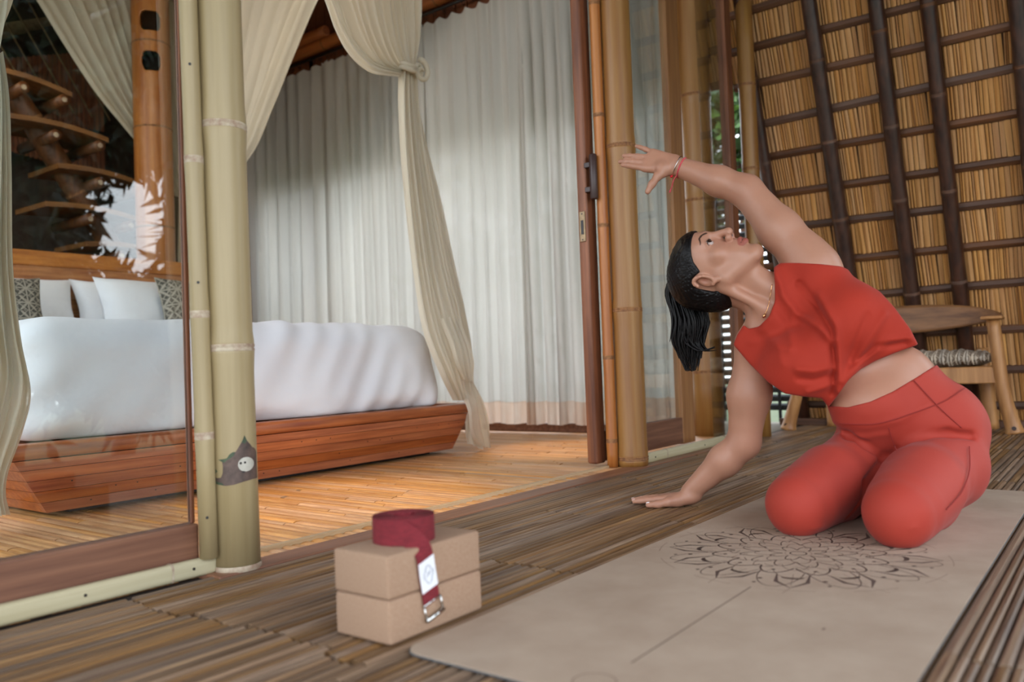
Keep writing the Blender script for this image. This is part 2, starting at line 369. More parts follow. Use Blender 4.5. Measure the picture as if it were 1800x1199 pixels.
wrap_print('painted_leaf_tip', [(640,320),(688,205),(725,300),(690,345)], 0.181, 1.17e-3/9.2, murg, 0.0011)
wrap_print('painted_curl', [(150,780),(190,740),(240,735),(262,770),(240,800),(200,795),(190,850),(240,930),(330,960),(360,1000),(270,985),(190,950),(145,900),(140,850)], 0.181, 1.17e-3/9.2, murg, 0.0011)
cir = lambda cx, cy, rx, ry, n=20: [(cx+rx*math.cos(2*PI*i/n), cy+ry*math.sin(2*PI*i/n)) for i in range(n)]
wrap_print('painted_face', cir(695, 680, 122, 118), 0.181, 1.17e-3/9.2, material('mural_white', lin(206, 202, 190), lin(168, 164, 150), (30, 30, 30), rough=0.6), 0.0014)
wrap_print('painted_eye', cir(615, 655, 20, 22, 10), 0.181, 1.17e-3/9.2, M['black'], 0.0015)
wrap_print('painted_eye', cir(680, 650, 18, 20, 10), 0.181, 1.17e-3/9.2, M['black'], 0.0015)
wrap_print('painted_mouth', cir(655, 800, 22, 14, 10), 0.181, 1.17e-3/9.2, M['black'], 0.0015)

PRr = post(2.800, 1.556, 0.057, 2.75, [0.03, 0.60, 1.235, 1.86, 2.4], M['gold'], M['nodeb'], 'thick golden bamboo post standing beside the sliding door', n=40)
post(2.742, 1.612, 0.021, 2.75, [0.1, 0.42, 0.93, 1.36, 1.8, 2.3], M['orange'], M['nodeb'], 'slender orange bamboo cane tight against the thick door post', name='bamboo_cane')
post(4.050, 1.505, 0.042, 2.25, [0.30, 0.86, 1.35, 1.78], M['gold'], M['nodeb'], 'golden bamboo corner post right of the glazing before the thatched slope', n=28)
post(4.02, 1.775, 0.078, 2.9, [0.33, 0.76, 1.225, 1.775, 2.35], M['gold'], M['nodeb'], 'stout bamboo post inside the glass behind her black ponytail', n=36)
post(3.90, 5.62, 0.055, 3.2, [0.5, 1.0, 1.45, 1.95, 2.5], M['orange'], M['nodeb'], 'orange bamboo post in the far bedroom corner left of the curtains')

# ---------- left window: rail, stile, pane, pale sill and trim cane
w1 = tag(empty('window_1', (0.6, 1.57, 0)), kind='structure')
MB().bbox((-0.55, 1.552, 0.028), (0.957, 1.59, 0.105), 0.004).build('bottom_rail', M['rail'], w1)
MB().bbox((0.948, 1.565, 0.105), (0.957, 1.579, 2.75), 0.002).build('stile', M['door'], w1)
MB().box((-0.55, 1.570, 0.10), (0.948, 1.574, 2.75)).build('pane', M['glass'], w1)
sl = MB().bbox((-0.55, 1.530, 0.0), (0.985, 1.553, 0.037), 0.009, 3).build('sill', M['palex'], w1, True)
for xx in (0.878, 0.42): MB().bbox((xx, 1.5285, -0.001), (xx+0.014, 1.554, 0.0385), 0.009, 2).build('node_ring', M['nodep'], sl)
for xx in (0.715, 0.93, 0.5): MB().tube([(xx, 1.5285, 0.02), (xx, 1.532, 0.02)], 0.003, 8).build('nail', M['black'], sl)
tr = empty('trim_cane', (0.966, 1.532, 0), w1); tr.location = Vector((0.966, 1.532, 0))-w1.location
culm(tr, (0.966, 1.532, 0.035), (0.930, 1.532, 2.75), 0.0185, [0.25, 0.5, 0.82, 1.2, 1.6, 2.1], M['pale'], M['nodep'])
for zz in (0.12, 0.6, 1.05): MB().tube([(0.955-0.013*zz, 1.5155, zz), (0.957-0.013*zz, 1.5185, zz)], 0.003, 8).build('nail', M['black'], tr)

# ---------- sliding door, pushed back behind the golden post
d1 = tag(empty('door_1', (3.1, 1.68, 0)), kind='structure')
MB().bbox((2.698, 1.655, 0.012), (2.768, 1.700, 2.6), 0.010, 3).build('stile', M['door'], d1, True)
MB().bbox((3.470, 1.660, 0.012), (3.600, 1.698, 2.6), 0.006).build('stile', M['stilew'], d1)
MB().bbox((2.768, 1.662, 0.018), (3.470, 1.696, 0.135), 0.004).build('bottom_rail', M['rail'], d1)
MB().bbox((2.768, 1.662, 2.5), (3.470, 1.696, 2.6), 0.004).build('top_rail', M['rail'], d1)
MB().box((2.768, 1.676, 0.13), (3.470, 1.680, 2.5)).build('pane', M['clear'], d1)
hb = MB().tube([(2.700, 1.622, z) for z in (1.03, 1.034, 1.2, 1.204)], [0.013, 0.0155, 0.0155, 0.013], 16).build('handle', M['dark'], d1, True)
MB().bbox((2.690, 1.63, 1.06), (2.71, 1.657, 1.08), 0.002).bbox((2.690, 1.63, 1.155), (2.71, 1.657, 1.175), 0.002).build('handle_bracket', M['dark'], hb)
lp = MB().bbox((2.693, 1.664, 0.872), (2.699, 1.690, 0.99), 0.002).build('lock_plate', M['brass'], d1)
MB().bbox((2.6915, 1.671, 0.90), (2.695, 1.683, 0.955), 0.001).build('lock_slot', M['black'], lp)
for zz in (0.88, 0.98): MB().tube([(2.6915, 1.677, zz), (2.694, 1.677, zz)], 0.003, 8).build('screw', M['dark'], lp)
# ---------- fixed glazing right of the door
w2 = tag(empty('window_2', (3.7, 1.6, 0)), kind='structure')
s2 = MB().bbox((2.855, 1.527, 0.0), (4.012, 1.551, 0.04), 0.010, 3).build('sill', M['palex'], w2, True)
for xx in (3.03, 3.62): MB().bbox((xx, 1.5255, -0.001), (xx+0.016, 1.5525, 0.0415), 0.010, 2).build('node_ring', M['nodep'], s2)
for xx in (2.93, 3.4, 3.8): MB().tube([(xx, 1.5255, 0.02), (xx, 1.529, 0.02)], 0.003, 8).build('nail', M['black'], s2)
MB().bbox((3.915, 1.555, 0.0), (3.995, 1.60, 2.75), 0.005).build('stile', M['door'], w2)
MB().bbox((2.86, 1.556, 0.002), (3.915, 1.59, 0.022), 0.003).build('bottom_rail', M['rail'], w2)
MB().box((3.61, 1.572, 0.022), (3.915, 1.576, 2.75)).build('pane', M['clear'], w2)
# ---------- side wall glazing behind the curtains: low dark sill and head beam
w3 = tag(empty('window_3', (4.02, 4.0, 0)), kind='structure')
MB().bbox((3.985, 1.9, 0.0), (4.03, 6.1, 0.05), 0.004).build('sill', M['rail'], w3)
for yy in (2.6, 3.7, 4.8): MB().bbox((4.0, yy, 0.05), (4.03, yy+0.05, 2.9), 0.004).build('mullion', M['door'], w3)
# bamboo wall plate above the curtain rod
bp = thing('bamboo_beam', (3.93, 4.2, 2.8), 'orange bamboo beam with a cut round end above the curtain rod', 'bamboo beam')
culm(bp, (3.95, 6.1, 2.80), (3.95, 1.90, 2.80), 0.045, [0.5, 1.0, 1.5, 2.05, 2.6, 3.1, 3.7], M['orangey'], M['nodeb'])
culm(bp, (3.89, 6.1, 2.855), (3.89, 4.52, 2.855), 0.038, [0.4, 0.8, 1.2], M['orangey'], M['nodeb'])
MB().tube([(3.89, 4.5195, 2.855), (3.89, 4.5165, 2.855)], [0.037, 0.03], 20).build('cut_end', material('fresh_cut_bamboo', lin(196, 130, 88), lin(170, 96, 60), (60, 60, 60), rough=0.7), bp)

# ---------- thatched slope behind the chair: X = 4.9 - 0.36 z
K = 0.36; X0 = 4.9; TH = -math.atan(K); SL = math.sqrt(1+K*K)
def roof(y, z, off=0.0): return np.array([X0-K*z-off/SL, y, z-off*K/SL])
wl = tag(MB().hexa([roof(-1.2, -0.05), roof(1.62, -0.05), roof(1.62, -0.05, -0.03), roof(-1.2, -0.05, -0.03), roof(-1.2, 3.6), roof(1.62, 3.6), roof(1.62, 3.6, -0.03), roof(-1.2, 3.6, -0.03)]).build('wall_far', M['groove']), kind='structure')
wlo = Vector(wloc(wl))
zb = [-0.06, 0.112, 0.301, 0.496, 0.712, 0.905, 1.098, 1.275, 1.47, 1.654, 1.835, 2.01, 2.19, 2.36]
def shingle_mesh(k):
    rs_ = random.Random(k); n = rs_.choice([5, 6, 7, 8]); V = []; F = []; x = -0.5
    ws = [rs_.uniform(0.6, 1.4) for _ in range(n)]; s = sum(ws)
    for wv in ws:
        a = x+0.012; b = x+wv/s-0.012; x += wv/s; hh = rs_.uniform(0.9, 1.05); d = rs_.uniform(0.003, 0.007); lo = rs_.uniform(-0.06, 0.0)
        i = len(V); V += [(0, a, lo), (-d, (a+b)/2, lo), (0, b, lo), (0, a, hh), (-d, (a+b)/2, hh), (0, b, hh)]
        F += [(i, i+3, i+4, i+1), (i+1, i+4, i+5, i+2), (i, i+1, i+2)]
    me = bpy.data.meshes.new('shingle'); me.from_pydata(V, [], F); me.materials.append(M['shingle']); return me
M['shingle'] = material('dry_bamboo_shingle', lin(178, 122, 66), lin(212, 160, 98), (3, 7, 0.7), rough=0.6, bump=0.3, rand=0.08)
SM = [shingle_mesh(k) for k in range(9)]
for z0, z1 in zip(zb, zb[1:]):
    yy = 1.62-random.uniform(0, 0.04)
    while yy > -0.12:
        wd = random.uniform(0.07, 0.145)
        o = bpy.data.objects.new('shingle', random.choice(SM)); p = roof(yy-wd/2, z0, random.uniform(0.004, 0.011)); o.location = Vector(p)-wlo
        o.rotation_euler = (random.uniform(-0.03, 0.03), TH+random.uniform(-0.01, 0.02), 0); o.scale = (1, wd, (z1-z0)*SL*1.03); link(o, wl); yy -= wd
bmesh_b = None
for z in zb[1:]+[2.53, 2.7]:
    tl = random.uniform(-0.012, 0.012)
    V = []; 
    for (yy, dz) in ((1.64, tl), (0.7, random.uniform(-0.006, 0.006)), (-0.4, -tl)):
        for (a, off) in ((-0.021, 0.010), (-0.017, 0.021), (0.0, 0.026), (0.017, 0.021), (0.021, 0.010)): V.append(roof(yy, z+dz+a, off))
    F = [(i*5+k, i*5+k+1, (i+1)*5+k+1, (i+1)*5+k) for i in range(2) for k in range(4)]
    obj('batten', V, F, M['batten'], wl)
for i, (yb, yt, r) in enumerate(((1.545, 1.505, 0.036), (1.185, 1.185, 0.042), (0.893, 0.885, 0.040), (0.672, 0.672, 0.038), (0.337, 0.325, 0.040), (0.02, 0.02, 0.04), (-0.3, -0.3, 0.04))):
    a = roof(yb, -0.02, 0.060); b = roof(yt, 3.4, 0.060)
    ra = empty('rafter', (0, 0, 0), wl); ra.location = Vector(a)-wlo
    culm(ra, a, b, r, [0.28+0.05*i+0.43*k+random.uniform(-0.04, 0.04) for k in range(8)], M['rafter'], M['batten'], 0.2, n=18)
# the same slope goes on above the side garden as an eave
ea = tag(MB().hexa([roof(1.62, 1.86), roof(6.2, 1.86), roof(6.2, 1.86, -0.03), roof(1.62, 1.86, -0.03), roof(1.62, 2.42), roof(6.2, 2.42), roof(6.2, 2.42, -0.03), roof(1.62, 2.42, -0.03)]).build('wall_eave', M['groove']), kind='structure'); eo = Vector(wloc(ea))
for z0, z1 in ((1.86, 2.03), (2.03, 2.2), (2.2, 2.36)):
    yy = 3.0
    while yy > 1.64:
        wd = random.uniform(0.09, 0.15); o = bpy.data.objects.new('shingle', random.choice(SM)); o.location = Vector(roof(yy-wd/2, z0, 0.008))-eo; o.rotation_euler = (0, TH, 0); o.scale = (1, wd, (z1-z0)*SL*1.03); link(o, ea); yy -= wd
for z in (1.88, 2.05, 2.22): MB().hexa([roof(1.64, z-0.02, 0.01), roof(3.2, z-0.02, 0.01), roof(3.2, z-0.02, 0.026), roof(1.64, z-0.02, 0.026), roof(1.64, z+0.02, 0.01), roof(3.2, z+0.02, 0.01), roof(3.2, z+0.02, 0.026), roof(1.64, z+0.02, 0.026)]).build('batten', M['batten'], ea)
bs = tag(MB().bbox((4.74, -1.2, -0.004), (4.80, 1.66, 0.035), 0.006).build('baseboard_far', M['batten']), kind='structure')

tr_ = tag(MB().box((-2.6, -1.7, 2.6), (3.95, 1.45, 2.7)).build('ceiling', M['thatchred']), kind='structure')  # unseen terrace roof, spread low and wide to cut light on the deck
for i in range(11): MB().tube([(-2.4+i*0.6, -1.7, 2.56), (-2.4+i*0.6, 1.45, 2.56)], 0.035, 10).build('rafter', M['rafter'], tr_, True)
# ---------- black louvre railing beyond the corner
lv = thing('louvre_railing', (4.93, 2.15, 0), 'black slatted louvre railing with daylight showing between its slats', 'railing')
for i in range(26):
    z = 0.07+i*0.0535; MB().hexa([(4.915, 1.60, z), (4.945, 1.60, z+0.012), (4.945, 2.36, z+0.012), (4.915, 2.36, z), (4.915, 1.60, z+0.028), (4.945, 1.60, z+0.040), (4.945, 2.36, z+0.040), (4.915, 2.36, z+0.028)]).build('slat', M['slat'], lv)
for yy in (1.605, 1.70, 2.05, 2.34): MB().bbox((4.900, yy, 0.0), (4.914, yy+0.018, 1.48), 0.002).build('post', M['slat'], lv)
tag(MB().bbox((4.02, 1.565, -0.06), (5.0, 3.2, -0.008), 0.003).build('floor', material('side_ledge', lin(110, 100, 84), lin(136, 124, 104), (3, 3, 3), rough=0.8)), kind='structure')
# ================================================================== implicit-surface mesher (used for soft shapes and the person)
def surface_nets(D, org, h):
    S = D < 0; nx, ny, nz = D.shape
    c = np.zeros((nx-1, ny-1, nz-1), np.uint8)
    for a in (0, 1):
        for b in (0, 1):
            for e in (0, 1): c += S[a:nx-1+a, b:ny-1+b, e:nz-1+e]
    I, J, Kk = np.nonzero((c > 0) & (c < 8)); n = len(I); acc = np.zeros((n, 3)); cnt = np.zeros(n)
    cor = [(a, b, e) for a in (0, 1) for b in (0, 1) for e in (0, 1)]
    for p in cor:
        for ax in range(3):
            if p[ax]: continue
            q = list(p); q[ax] = 1
            d0 = D[I+p[0], J+p[1], Kk+p[2]]; d1 = D[I+q[0], J+q[1], Kk+q[2]]; m = (d0 < 0) != (d1 < 0)
            t = np.where(m, d0/np.where(m, d0-d1, 1), 0)
            for k in range(3): acc[:, k] += np.where(m, p[k]+(t if k == ax else 0), 0)
            cnt += m
    V = (np.stack([I, J, Kk], 1)+acc/cnt[:, None])*h+np.asarray(org)
    idm = -np.ones((nx-1, ny-1, nz-1), np.int64); idm[I, J, Kk] = np.arange(n); F = []
    for ax in range(3):
        o1, o2 = [(1, 2), (2, 0), (0, 1)][ax]
        sl0 = [slice(None)]*3; sl1 = [slice(None)]*3; sl0[ax] = slice(0, -1); sl1[ax] = slice(1, None)
        A, B = S[tuple(sl0)], S[tuple(sl1)]; E = np.nonzero(A != B); P = np.stack(E, 1)
        ok = (P[:, o1] > 0) & (P[:, o2] > 0) & (P[:, o1] < D.shape[o1]-1) & (P[:, o2] < D.shape[o2]-1); P = P[ok]
        fl_ = A[P[:, 0], P[:, 1], P[:, 2]]
        def cell(d1_, d2_):
            Q = P.copy(); Q[:, o1] -= d1_; Q[:, o2] -= d2_; return idm[Q[:, 0], Q[:, 1], Q[:, 2]]
        q = np.stack([cell(1, 1), cell(0, 1), cell(0, 0), cell(1, 0)], 1)
        q[~fl_] = q[~fl_][:, ::-1]; F.append(q)
    return V, np.vstack(F)
def gridpts(lo, hi, h):
    ax = [np.arange(l, u+h, h) for l, u in zip(lo, hi)]
    return np.stack(np.meshgrid(*ax, indexing='ij'), -1)

# ================================================================== GARDEN
gd = tag(MB().box((-30, -40, -0.9), (40, 30, -0.8)).build('garden_ground', M['soil']), kind='structure')
def tree(x, y, z0, rx, ry, rz, n, mat, label, name='garden_tree', size=0.16, seed=1, trunk=True, long=1.0, group='garden trees', tb=0.0):
    rg = np.random.default_rng(seed); t = thing(name, (x, y, -0.8), label, 'tree', group); mb_v = []; mb_f = []
    nc = max(6, n//60); cl = rg.normal(size=(nc, 3)); cl /= np.linalg.norm(cl, axis=1)[:, None]; cl *= rg.uniform(0.35, 1.0, (nc, 1)); cl = cl*(rx, ry, rz)+(x, y, z0)
    for i in range(n):
        c = cl[rg.integers(nc)]+rg.normal(size=3)*0.16*np.array((rx, ry, rz)); d = rg.normal(size=3); d[2] -= 0.4; d /= np.linalg.norm(d); u = np.cross(d, rg.normal(size=3)); u /= np.linalg.norm(u); s = size*rg.uniform(0.6, 1.3); nn = np.cross(u, d)
        k = len(mb_v); w_ = s*0.3/long
        mb_v += [c, c+d*s*0.5+u*w_+nn*s*0.06, c+d*s*long, c+d*s*0.5-u*w_+nn*s*0.06]; mb_f += [(k, k+1, k+2), (k, k+2, k+3)]
    tag(obj('foliage', mb_v, mb_f, mat, t), kind='stuff')
    if trunk:
        P = smoothpath([(x+tb, y, -0.8), (x+0.1+tb*0.9, y, z0-rz*0.7), (x, y+0.05, z0)], 8); MB().tube(P, np.linspace(0.13, 0.05, 8), 8).build('trunk', M['door'], t, True)
    return t
tree(7.6, 2.9, 2.5, 1.0, 0.9, 0.9, 2600, M['leaf'], 'small leafy green tree outside above the black louvre railing', 'garden_tree', 0.14, 3, True)
tree(7.4, 5.6, 1.6, 1.2, 1.2, 1.6, 1800, M['leaf'], 'green garden tree outside behind the white window curtains', size=0.2, seed=4)
tree(5.6, 8.6, 1.4, 1.0, 1.0, 1.4, 1300, M['leaf'], 'green garden tree outside past the far bedroom corner', size=0.2, seed=5)
# trees across the garden on the open side; the front glass mirrors them
for i, (x, y, z, rx, ry, rz, n, sd) in enumerate(((2.85, -4.3, 1.9, 0.80, 0.5, 1.7, 5200, 11), (3.95, -4.6, 0.80, 0.85, 0.5, 0.75, 3600, 12), (4.95, -4.6, 2.0, 0.45, 0.5, 1.5, 2500, 13), (3.7, -4.2, 3.25, 0.95, 0.6, 0.95, 7000, 14), (2.95, -4.9, 1.7, 0.35, 0.4, 0.9, 900, 15))):
    tree(x, y, z, rx, ry, rz, n, M['leafdark'], ('dense dark tree across the garden mirrored at the left of the front glass', 'low dark shrub across the garden mirrored low in the front glass', 'tall dark tree across the garden mirrored beside the pale post', 'high overhanging dark canopy mirrored near the top of the front glass', 'slim dark palm across the garden mirrored beside the bright sky gap')[i], 'garden_tree', 0.2, sd, True, 1.4, tb=-1.0 if i == 3 else 0.0)

# ================================================================== CURTAINS AND DRAPES
def curtain(label, y0, y1, ztop, zbot, nf, amp, seed, X=3.93, hemz=0.13, grp='white window curtains'):
    rg = np.random.default_rng(seed); t = thing('window_curtain', (X, (y0+y1)/2, zbot), label, 'curtain', grp)
    ph = rg.uniform(0, 6.28, 6); fr = nf*2*PI; nu = nf*10+1
    jit = np.cumsum(rg.uniform(0.6, 1.4, nf*2+1)); jit = (jit-jit[0])/(jit[-1]-jit[0]); lin_ = np.linspace(0, 1, nf*2+1)
    def sf(u, z):
        uu = np.interp(u, lin_, jit); v = (ztop-z)/(ztop-zbot); top = math.exp(-v*9)
        x = X+amp*(0.5+0.5*(1-top))*math.sin(fr*uu+0.5*math.sin(3*v+ph[0]))+amp*0.35*math.sin(fr*0.37*u+ph[1]+v*1.5)*(1-top)+0.25*amp*math.sin(fr*2.3*uu+ph[2])*(1-top)
        y = y0+(y1-y0)*u+amp*0.4*math.cos(fr*uu*2+ph[3])*(1-top)
        zz = z-0.022*abs(math.sin(fr*u/2))*math.exp(-v*40)+0.006*math.sin(fr*uu*0.5+ph[4])*v**8
        return (x, y, zz)
    zs = np.r_[ztop, ztop-0.02, ztop-0.05, np.linspace(ztop-0.1, zbot+hemz, 30)]
    V, F = grid(lambda u, v: sf(u, np.interp(v, np.linspace(0, 1, len(zs)), zs)), nu, len(zs)); obj('panel', V, F, M['curt'], t, True)
    V, F = grid(lambda u, v: (lambda p: (p[0]-0.0015, p[1], p[2]))(sf(u, zbot+hemz+0.002-v*(hemz+0.002))), nu, 4); obj('hem', V, F, M['hem'], t, True)
    return t
curtain('grey-white curtain panel in far corner beside the orange bamboo post', 5.53, 4.55, 2.66, 0.05, 7, 0.026, 21)
curtain('white curtain panel just behind the left edge of the tied bed drape', 4.63, 3.62, 2.66, 0.05, 9, 0.022, 22)
curtain('broad white curtain panel right of the tied bed drape', 3.68, 2.80, 2.66, 0.05, 8, 0.020, 23)
curtain('white curtain panel with stained hem next to the brown door stile', 2.88, 2.28, 2.66, 0.05, 6, 0.026, 24)
curtain('pale curtain seen through the glass between thick golden post and ponytail', 2.25, 1.92, 2.66, 0.07, 5, 0.028, 25)
rod = thing('curtain_rod', (3.93, 4.0, 2.7), 'thin black iron curtain rod with rings along the side wall', 'curtain rod')
MB().tube([(3.93, 5.9, 2.715), (3.93, 1.92, 2.715)], 0.010, 10).build('rod', M['black'], rod, True)
for i in range(44):
    y = 5.45-i*0.081; P = [(3.93, y+0.004*math.sin(a), 2.697+0.016*math.cos(a)) if 0 else (3.93+0.016*math.sin(a), y, 2.699+0.018*math.cos(a)) for a in np.linspace(0, 2*PI, 13)[:-1]]
    MB().tube(P, 0.0022, 5, closed=True).build('ring', M['black'], rod, True)

def drape(name, Lp, Rp, nf, amp, mat, parent, nv=60, seed=0, out=(0, -1, 0), wide=False):
    """pleated cloth between two edge lines, pleats running from the first to the last points"""
    Lp = smoothpath(Lp, nv); Rp = smoothpath(Rp, nv); rg = np.random.default_rng(seed); ph = rg.uniform(0, 6.28, 4); out = np.array(out, float)
    jit = np.cumsum(rg.uniform(0.5, 1.5, nf*2+1)); jit = (jit-jit[0])/(jit[-1]-jit[0]); ln = np.linspace(0, 1, nf*2+1)
    def fn(u, v):
        j = v*(nv-1); i = min(int(j), nv-2); s = j-i; a = Lp[i]*(1-s)+Lp[i+1]*s; b = Rp[i]*(1-s)+Rp[i+1]*s; wd = np.linalg.norm(b-a)
        uu = np.interp(u, ln, jit); am = min(amp, wd*0.45)
        return a+(b-a)*u+out*am*(math.sin(2*PI*nf*uu+0.4*math.sin(5*v+ph[0]))+0.4*math.sin(2*PI*nf*0.43*u+ph[1]+2*v)+0.3*math.sin(2*PI*nf*2.1*uu+ph[2]))
    V, F = grid(fn, nf*9+1, nv); return obj(name, V, F, mat, parent, True)

# tied drape at the right foot corner of the bed
td = thing('bed_drape', (2.75, 2.6, 0), 'cream bed drape tied in a knot at the right foot corner of bed', 'drape', 'canopy drapes')
q = lambda x, y, Y=2.58: aY(x, y, Y)
drape('swag', [q(520, -120), q(572, 0), q(592, 50), q(618, 92), q(655, 122), q(702, 131)], [q(742, -120), q(740, 0), q(739, 40), q(737, 75), q(732, 105), q(727, 122)], 13, 0.022, M['net'], td, seed=1)
drape('swag_border', [q(521, -118, 2.55), q(570, 0, 2.55), q(589, 51, 2.55), q(614, 95, 2.55), q(652, 127, 2.55), q(702, 135, 2.55)], [q(545, -118, 2.55), q(596, 0, 2.55), q(610, 45, 2.55), q(634, 82, 2.55), q(664, 110, 2.55), q(706, 124, 2.55)], 3, 0.006, M['net'], td, seed=2)
drape('tail', [q(703, 126), q(702, 180), q(706, 270, 2.56), q(716, 380, 2.52), q(728, 480, 2.48), q(746, 580, 2.44), q(776, 655, 2.42), q(800, 704, 2.46)],
      [q(728, 126), q(735, 200), q(748, 290, 2.56), q(768, 400, 2.52), q(784, 480, 2.48), q(808, 570, 2.45), q(824, 640, 2.44), q(828, 704, 2.47)], 8, 0.020, M['net'], td, nv=80, seed=3)
drape('tail_back', [q(712, 128, 2.63), q(735, 235, 2.63), q(752, 330, 2.62), q(775, 460, 2.58), q(800, 560, 2.54), q(812, 640, 2.52), q(822, 700, 2.5)],
      [q(722, 128, 2.63), q(748, 255, 2.63), q(772, 350, 2.62), q(798, 470, 2.58), q(815, 540, 2.54), q(828, 612, 2.52), q(830, 700, 2.5)], 4, 0.012, M['net'], td, nv=60, seed=4)
drape('tail_end', [q(812, 690, 2.45), q(822, 720, 2.44), q(826, 760, 2.47), q(838, 782, 2.5)], [q(832, 668, 2.45), q(848, 705, 2.44), q(858, 745, 2.47), q(861, 788, 2.5)], 3, 0.012, M['net'], td, nv=30, seed=5)
drape('tail_fringe', [q(822, 712, 2.52), q(818, 750, 2.52), q(820, 778, 2.52)], [q(838, 712, 2.52), q(840, 760, 2.52), q(850, 790, 2.52)], 3, 0.010, M['net'], td, nv=20, seed=6)
drape('loop', [q(774, 560, 2.43), q(790, 600, 2.40), q(800, 640, 2.40), q(812, 668, 2.42)], [q(806, 555, 2.44), q(826, 610, 2.41), q(831, 640, 2.40), q(828, 672, 2.42)], 3, 0.012, M['net'], td, nv=24, seed=7)
K0 = q(716, 124, 2.55); sp = []
for a in np.linspace(0, 2*PI*1.0, 22): sp.append(K0+np.array([0.036*math.cos(a), 0.03*math.sin(a), 0.006*math.cos(2*a)]))
MB().tube(sp, 0.011, 8).tube([p+np.array([0.002, 0, 0.018]) for p in sp], 0.010, 8).build('tie_band', M['net'], td, True)
K1 = q(739, 125, 2.54); sp = [K1+np.array([(0.004+0.0032*a)*math.cos(a)*0.8, -0.012*math.cos(a*0.5), (0.004+0.0032*a)*math.sin(a)]) for a in np.linspace(0, 4.6*PI, 60)]
MB().tube(sp, np.linspace(0.007, 0.013, 60), 8).build('knot', M['net'], td, True)
# back right corner drape
bd = thing('bed_drape', (3.0, 4.9, 0), 'cream bed drape gathered at the back right corner above the headboard', 'drape', 'canopy drapes')
q = lambda x, y, Y=5.07: aY(x, y, Y)
drape('head_panel', [q(-10, -110), q(62, 0), q(112, 80), q(165, 160), q(215, 222), q(256, 272), q(292, 318), q(312, 345)], [q(318, -110), q(320, 0), q(321, 80), q(322, 160), q(323, 220), q(324, 270), q(325, 318), q(326, 345)], 13, 0.020, M['net'], bd, seed=8)
qx = lambda x, y, X=3.02: aX(x, y, X)
drape('side_panel', [qx(330, -100), qx(345, 0), qx(350, 90), qx(352, 180), qx(350, 270), qx(345, 345)], [qx(610, -110), qx(556, 0), qx(512, 100), qx(474, 190), qx(434, 274), qx(362, 345)], 10, 0.024, M['net'], bd, seed=9, out=(-1, 0, 0))
drape('tail', [q(314, 342), q(312, 420), q(312, 520), q(310, 640)], [q(344, 342), q(342, 420), q(344, 520), q(346, 640)], 6, 0.02, M['net'], bd, seed=10)
# left foot corner drape
ld = thing('bed_drape', (0.95, 2.46, 0), 'pale bed drape hanging at the left edge beside the duvet corner', 'drape', 'canopy drapes')
q = lambda x, y, Y=2.44: aY(x, y, Y)
drape('swag', [q(-260, -130), q(-160, 0), q(-80, 60), q(-40, 95)], [q(52, -130), q(22, 0), q(4, 55), q(-6, 95)], 9, 0.02, M['net'], ld, seed=11)
drape('tail', [q(-40, 95), q(-70, 240), q(-110, 420), q(-130, 600), q(-140, 760), q(-130, 910)], [q(0, 95), q(14, 180), q(20, 300), q(24, 470), q(40, 600), q(57, 690), q(42, 760), q(16, 830), q(10, 870), q(16, 905)], 11, 0.024, M['net'], ld, nv=70, seed=12)
cf = thing('canopy_frame', (2, 3.7, 2.95), 'bamboo canopy frame hung over the bed carrying the drapes', 'canopy')
for a, b in (((0.9, 2.5), (3.1, 2.5)), ((0.9, 5.1), (3.1, 5.1)), ((0.95, 2.45), (0.95, 5.15)), ((3.05, 2.45), (3.05, 5.15))): MB().tube([(*a, 2.95), (*b, 2.95)], 0.02, 10).build('rail', M['orange'], cf, True)

# ================================================================== BED
bed = thing('bed_platform', (2.0, 3.55, 0), 'red-brown bamboo bed platform with flared board sides and rounded rim', 'bed')
zb_ = [0.018, 0.052, 0.088, 0.122, 0.156, 0.186]
f_ = lambda z: (z-0.018)/0.17
def ring(z, o=0.0):
    t_ = f_(z); return (1.105-0.12*t_+o, 2.925+0.045*t_-o, 2.592-0.078*t_+o, 4.56+0.06*t_-o)
for z0, z1 in zip(zb_, zb_[1:]):
    a0, b0, c0, d0 = ring(z0); a1, b1, c1, d1 = ring(z1-0.0015); th = 0.02
    for nm, pts in (('board', [(a0, c0, z0), (b0, c0, z0), (b0, c0+th, z0), (a0, c0+th, z0), (a1, c1, z1-0.0015), (b1, c1, z1-0.0015), (b1, c1+th, z1-0.0015), (a1, c1+th, z1-0.0015)]),
                    ('board', [(a0, d0, z0), (a0, c0+th, z0), (a0+th, c0+th, z0), (a0+th, d0, z0), (a1, d1, z1-0.0015), (a1, c1+th, z1-0.0015), (a1+th, c1+th, z1-0.0015), (a1+th, d1, z1-0.0015)]),
                    ('board', [(b0-th, c0+th, z0), (b0, c0+th, z0), (b0, d0, z0), (b0-th, d0, z0), (b1-th, c1+th, z1-0.0015), (b1, c1+th, z1-0.0015), (b1, d1, z1-0.0015), (b1-th, d1, z1-0.0015)])):
        MB().hexa(pts).build(nm, M['bedwood'], bed)
a, b, c, d = ring(0.19)
for p0, p1 in (((a-0.012, c-0.012), (b+0.012, c+0.06)), ((a-0.012, c+0.06), (a+0.06, d)), ((b-0.06, c+0.06), (b+0.012, d))):
    MB().bbox((p0[0], p0[1], 0.187), (p1[0], p1[1], 0.232), 0.014, 3).build('rim', M['bedwood'], bed, True)
MB().box((a+0.05, c+0.05, 0.19), (b-0.05, d, 0.222)).build('base_panel', M['bedwood'], bed)
MB().box((1.2, 2.66, 0.0), (2.84, 4.5, 0.03)).build('plinth', M['black'], bed)
for i in range(26):
    xx = 1.16+i*0.07; zz = random.choice(zb_[1:5])-0.012; t_ = f_(zz); MB().tube([(xx, 2.5915-0.078*t_, zz), (xx, 2.594-0.078*t_, zz)], 0.0028, 6).build('nail', M['black'], bed)
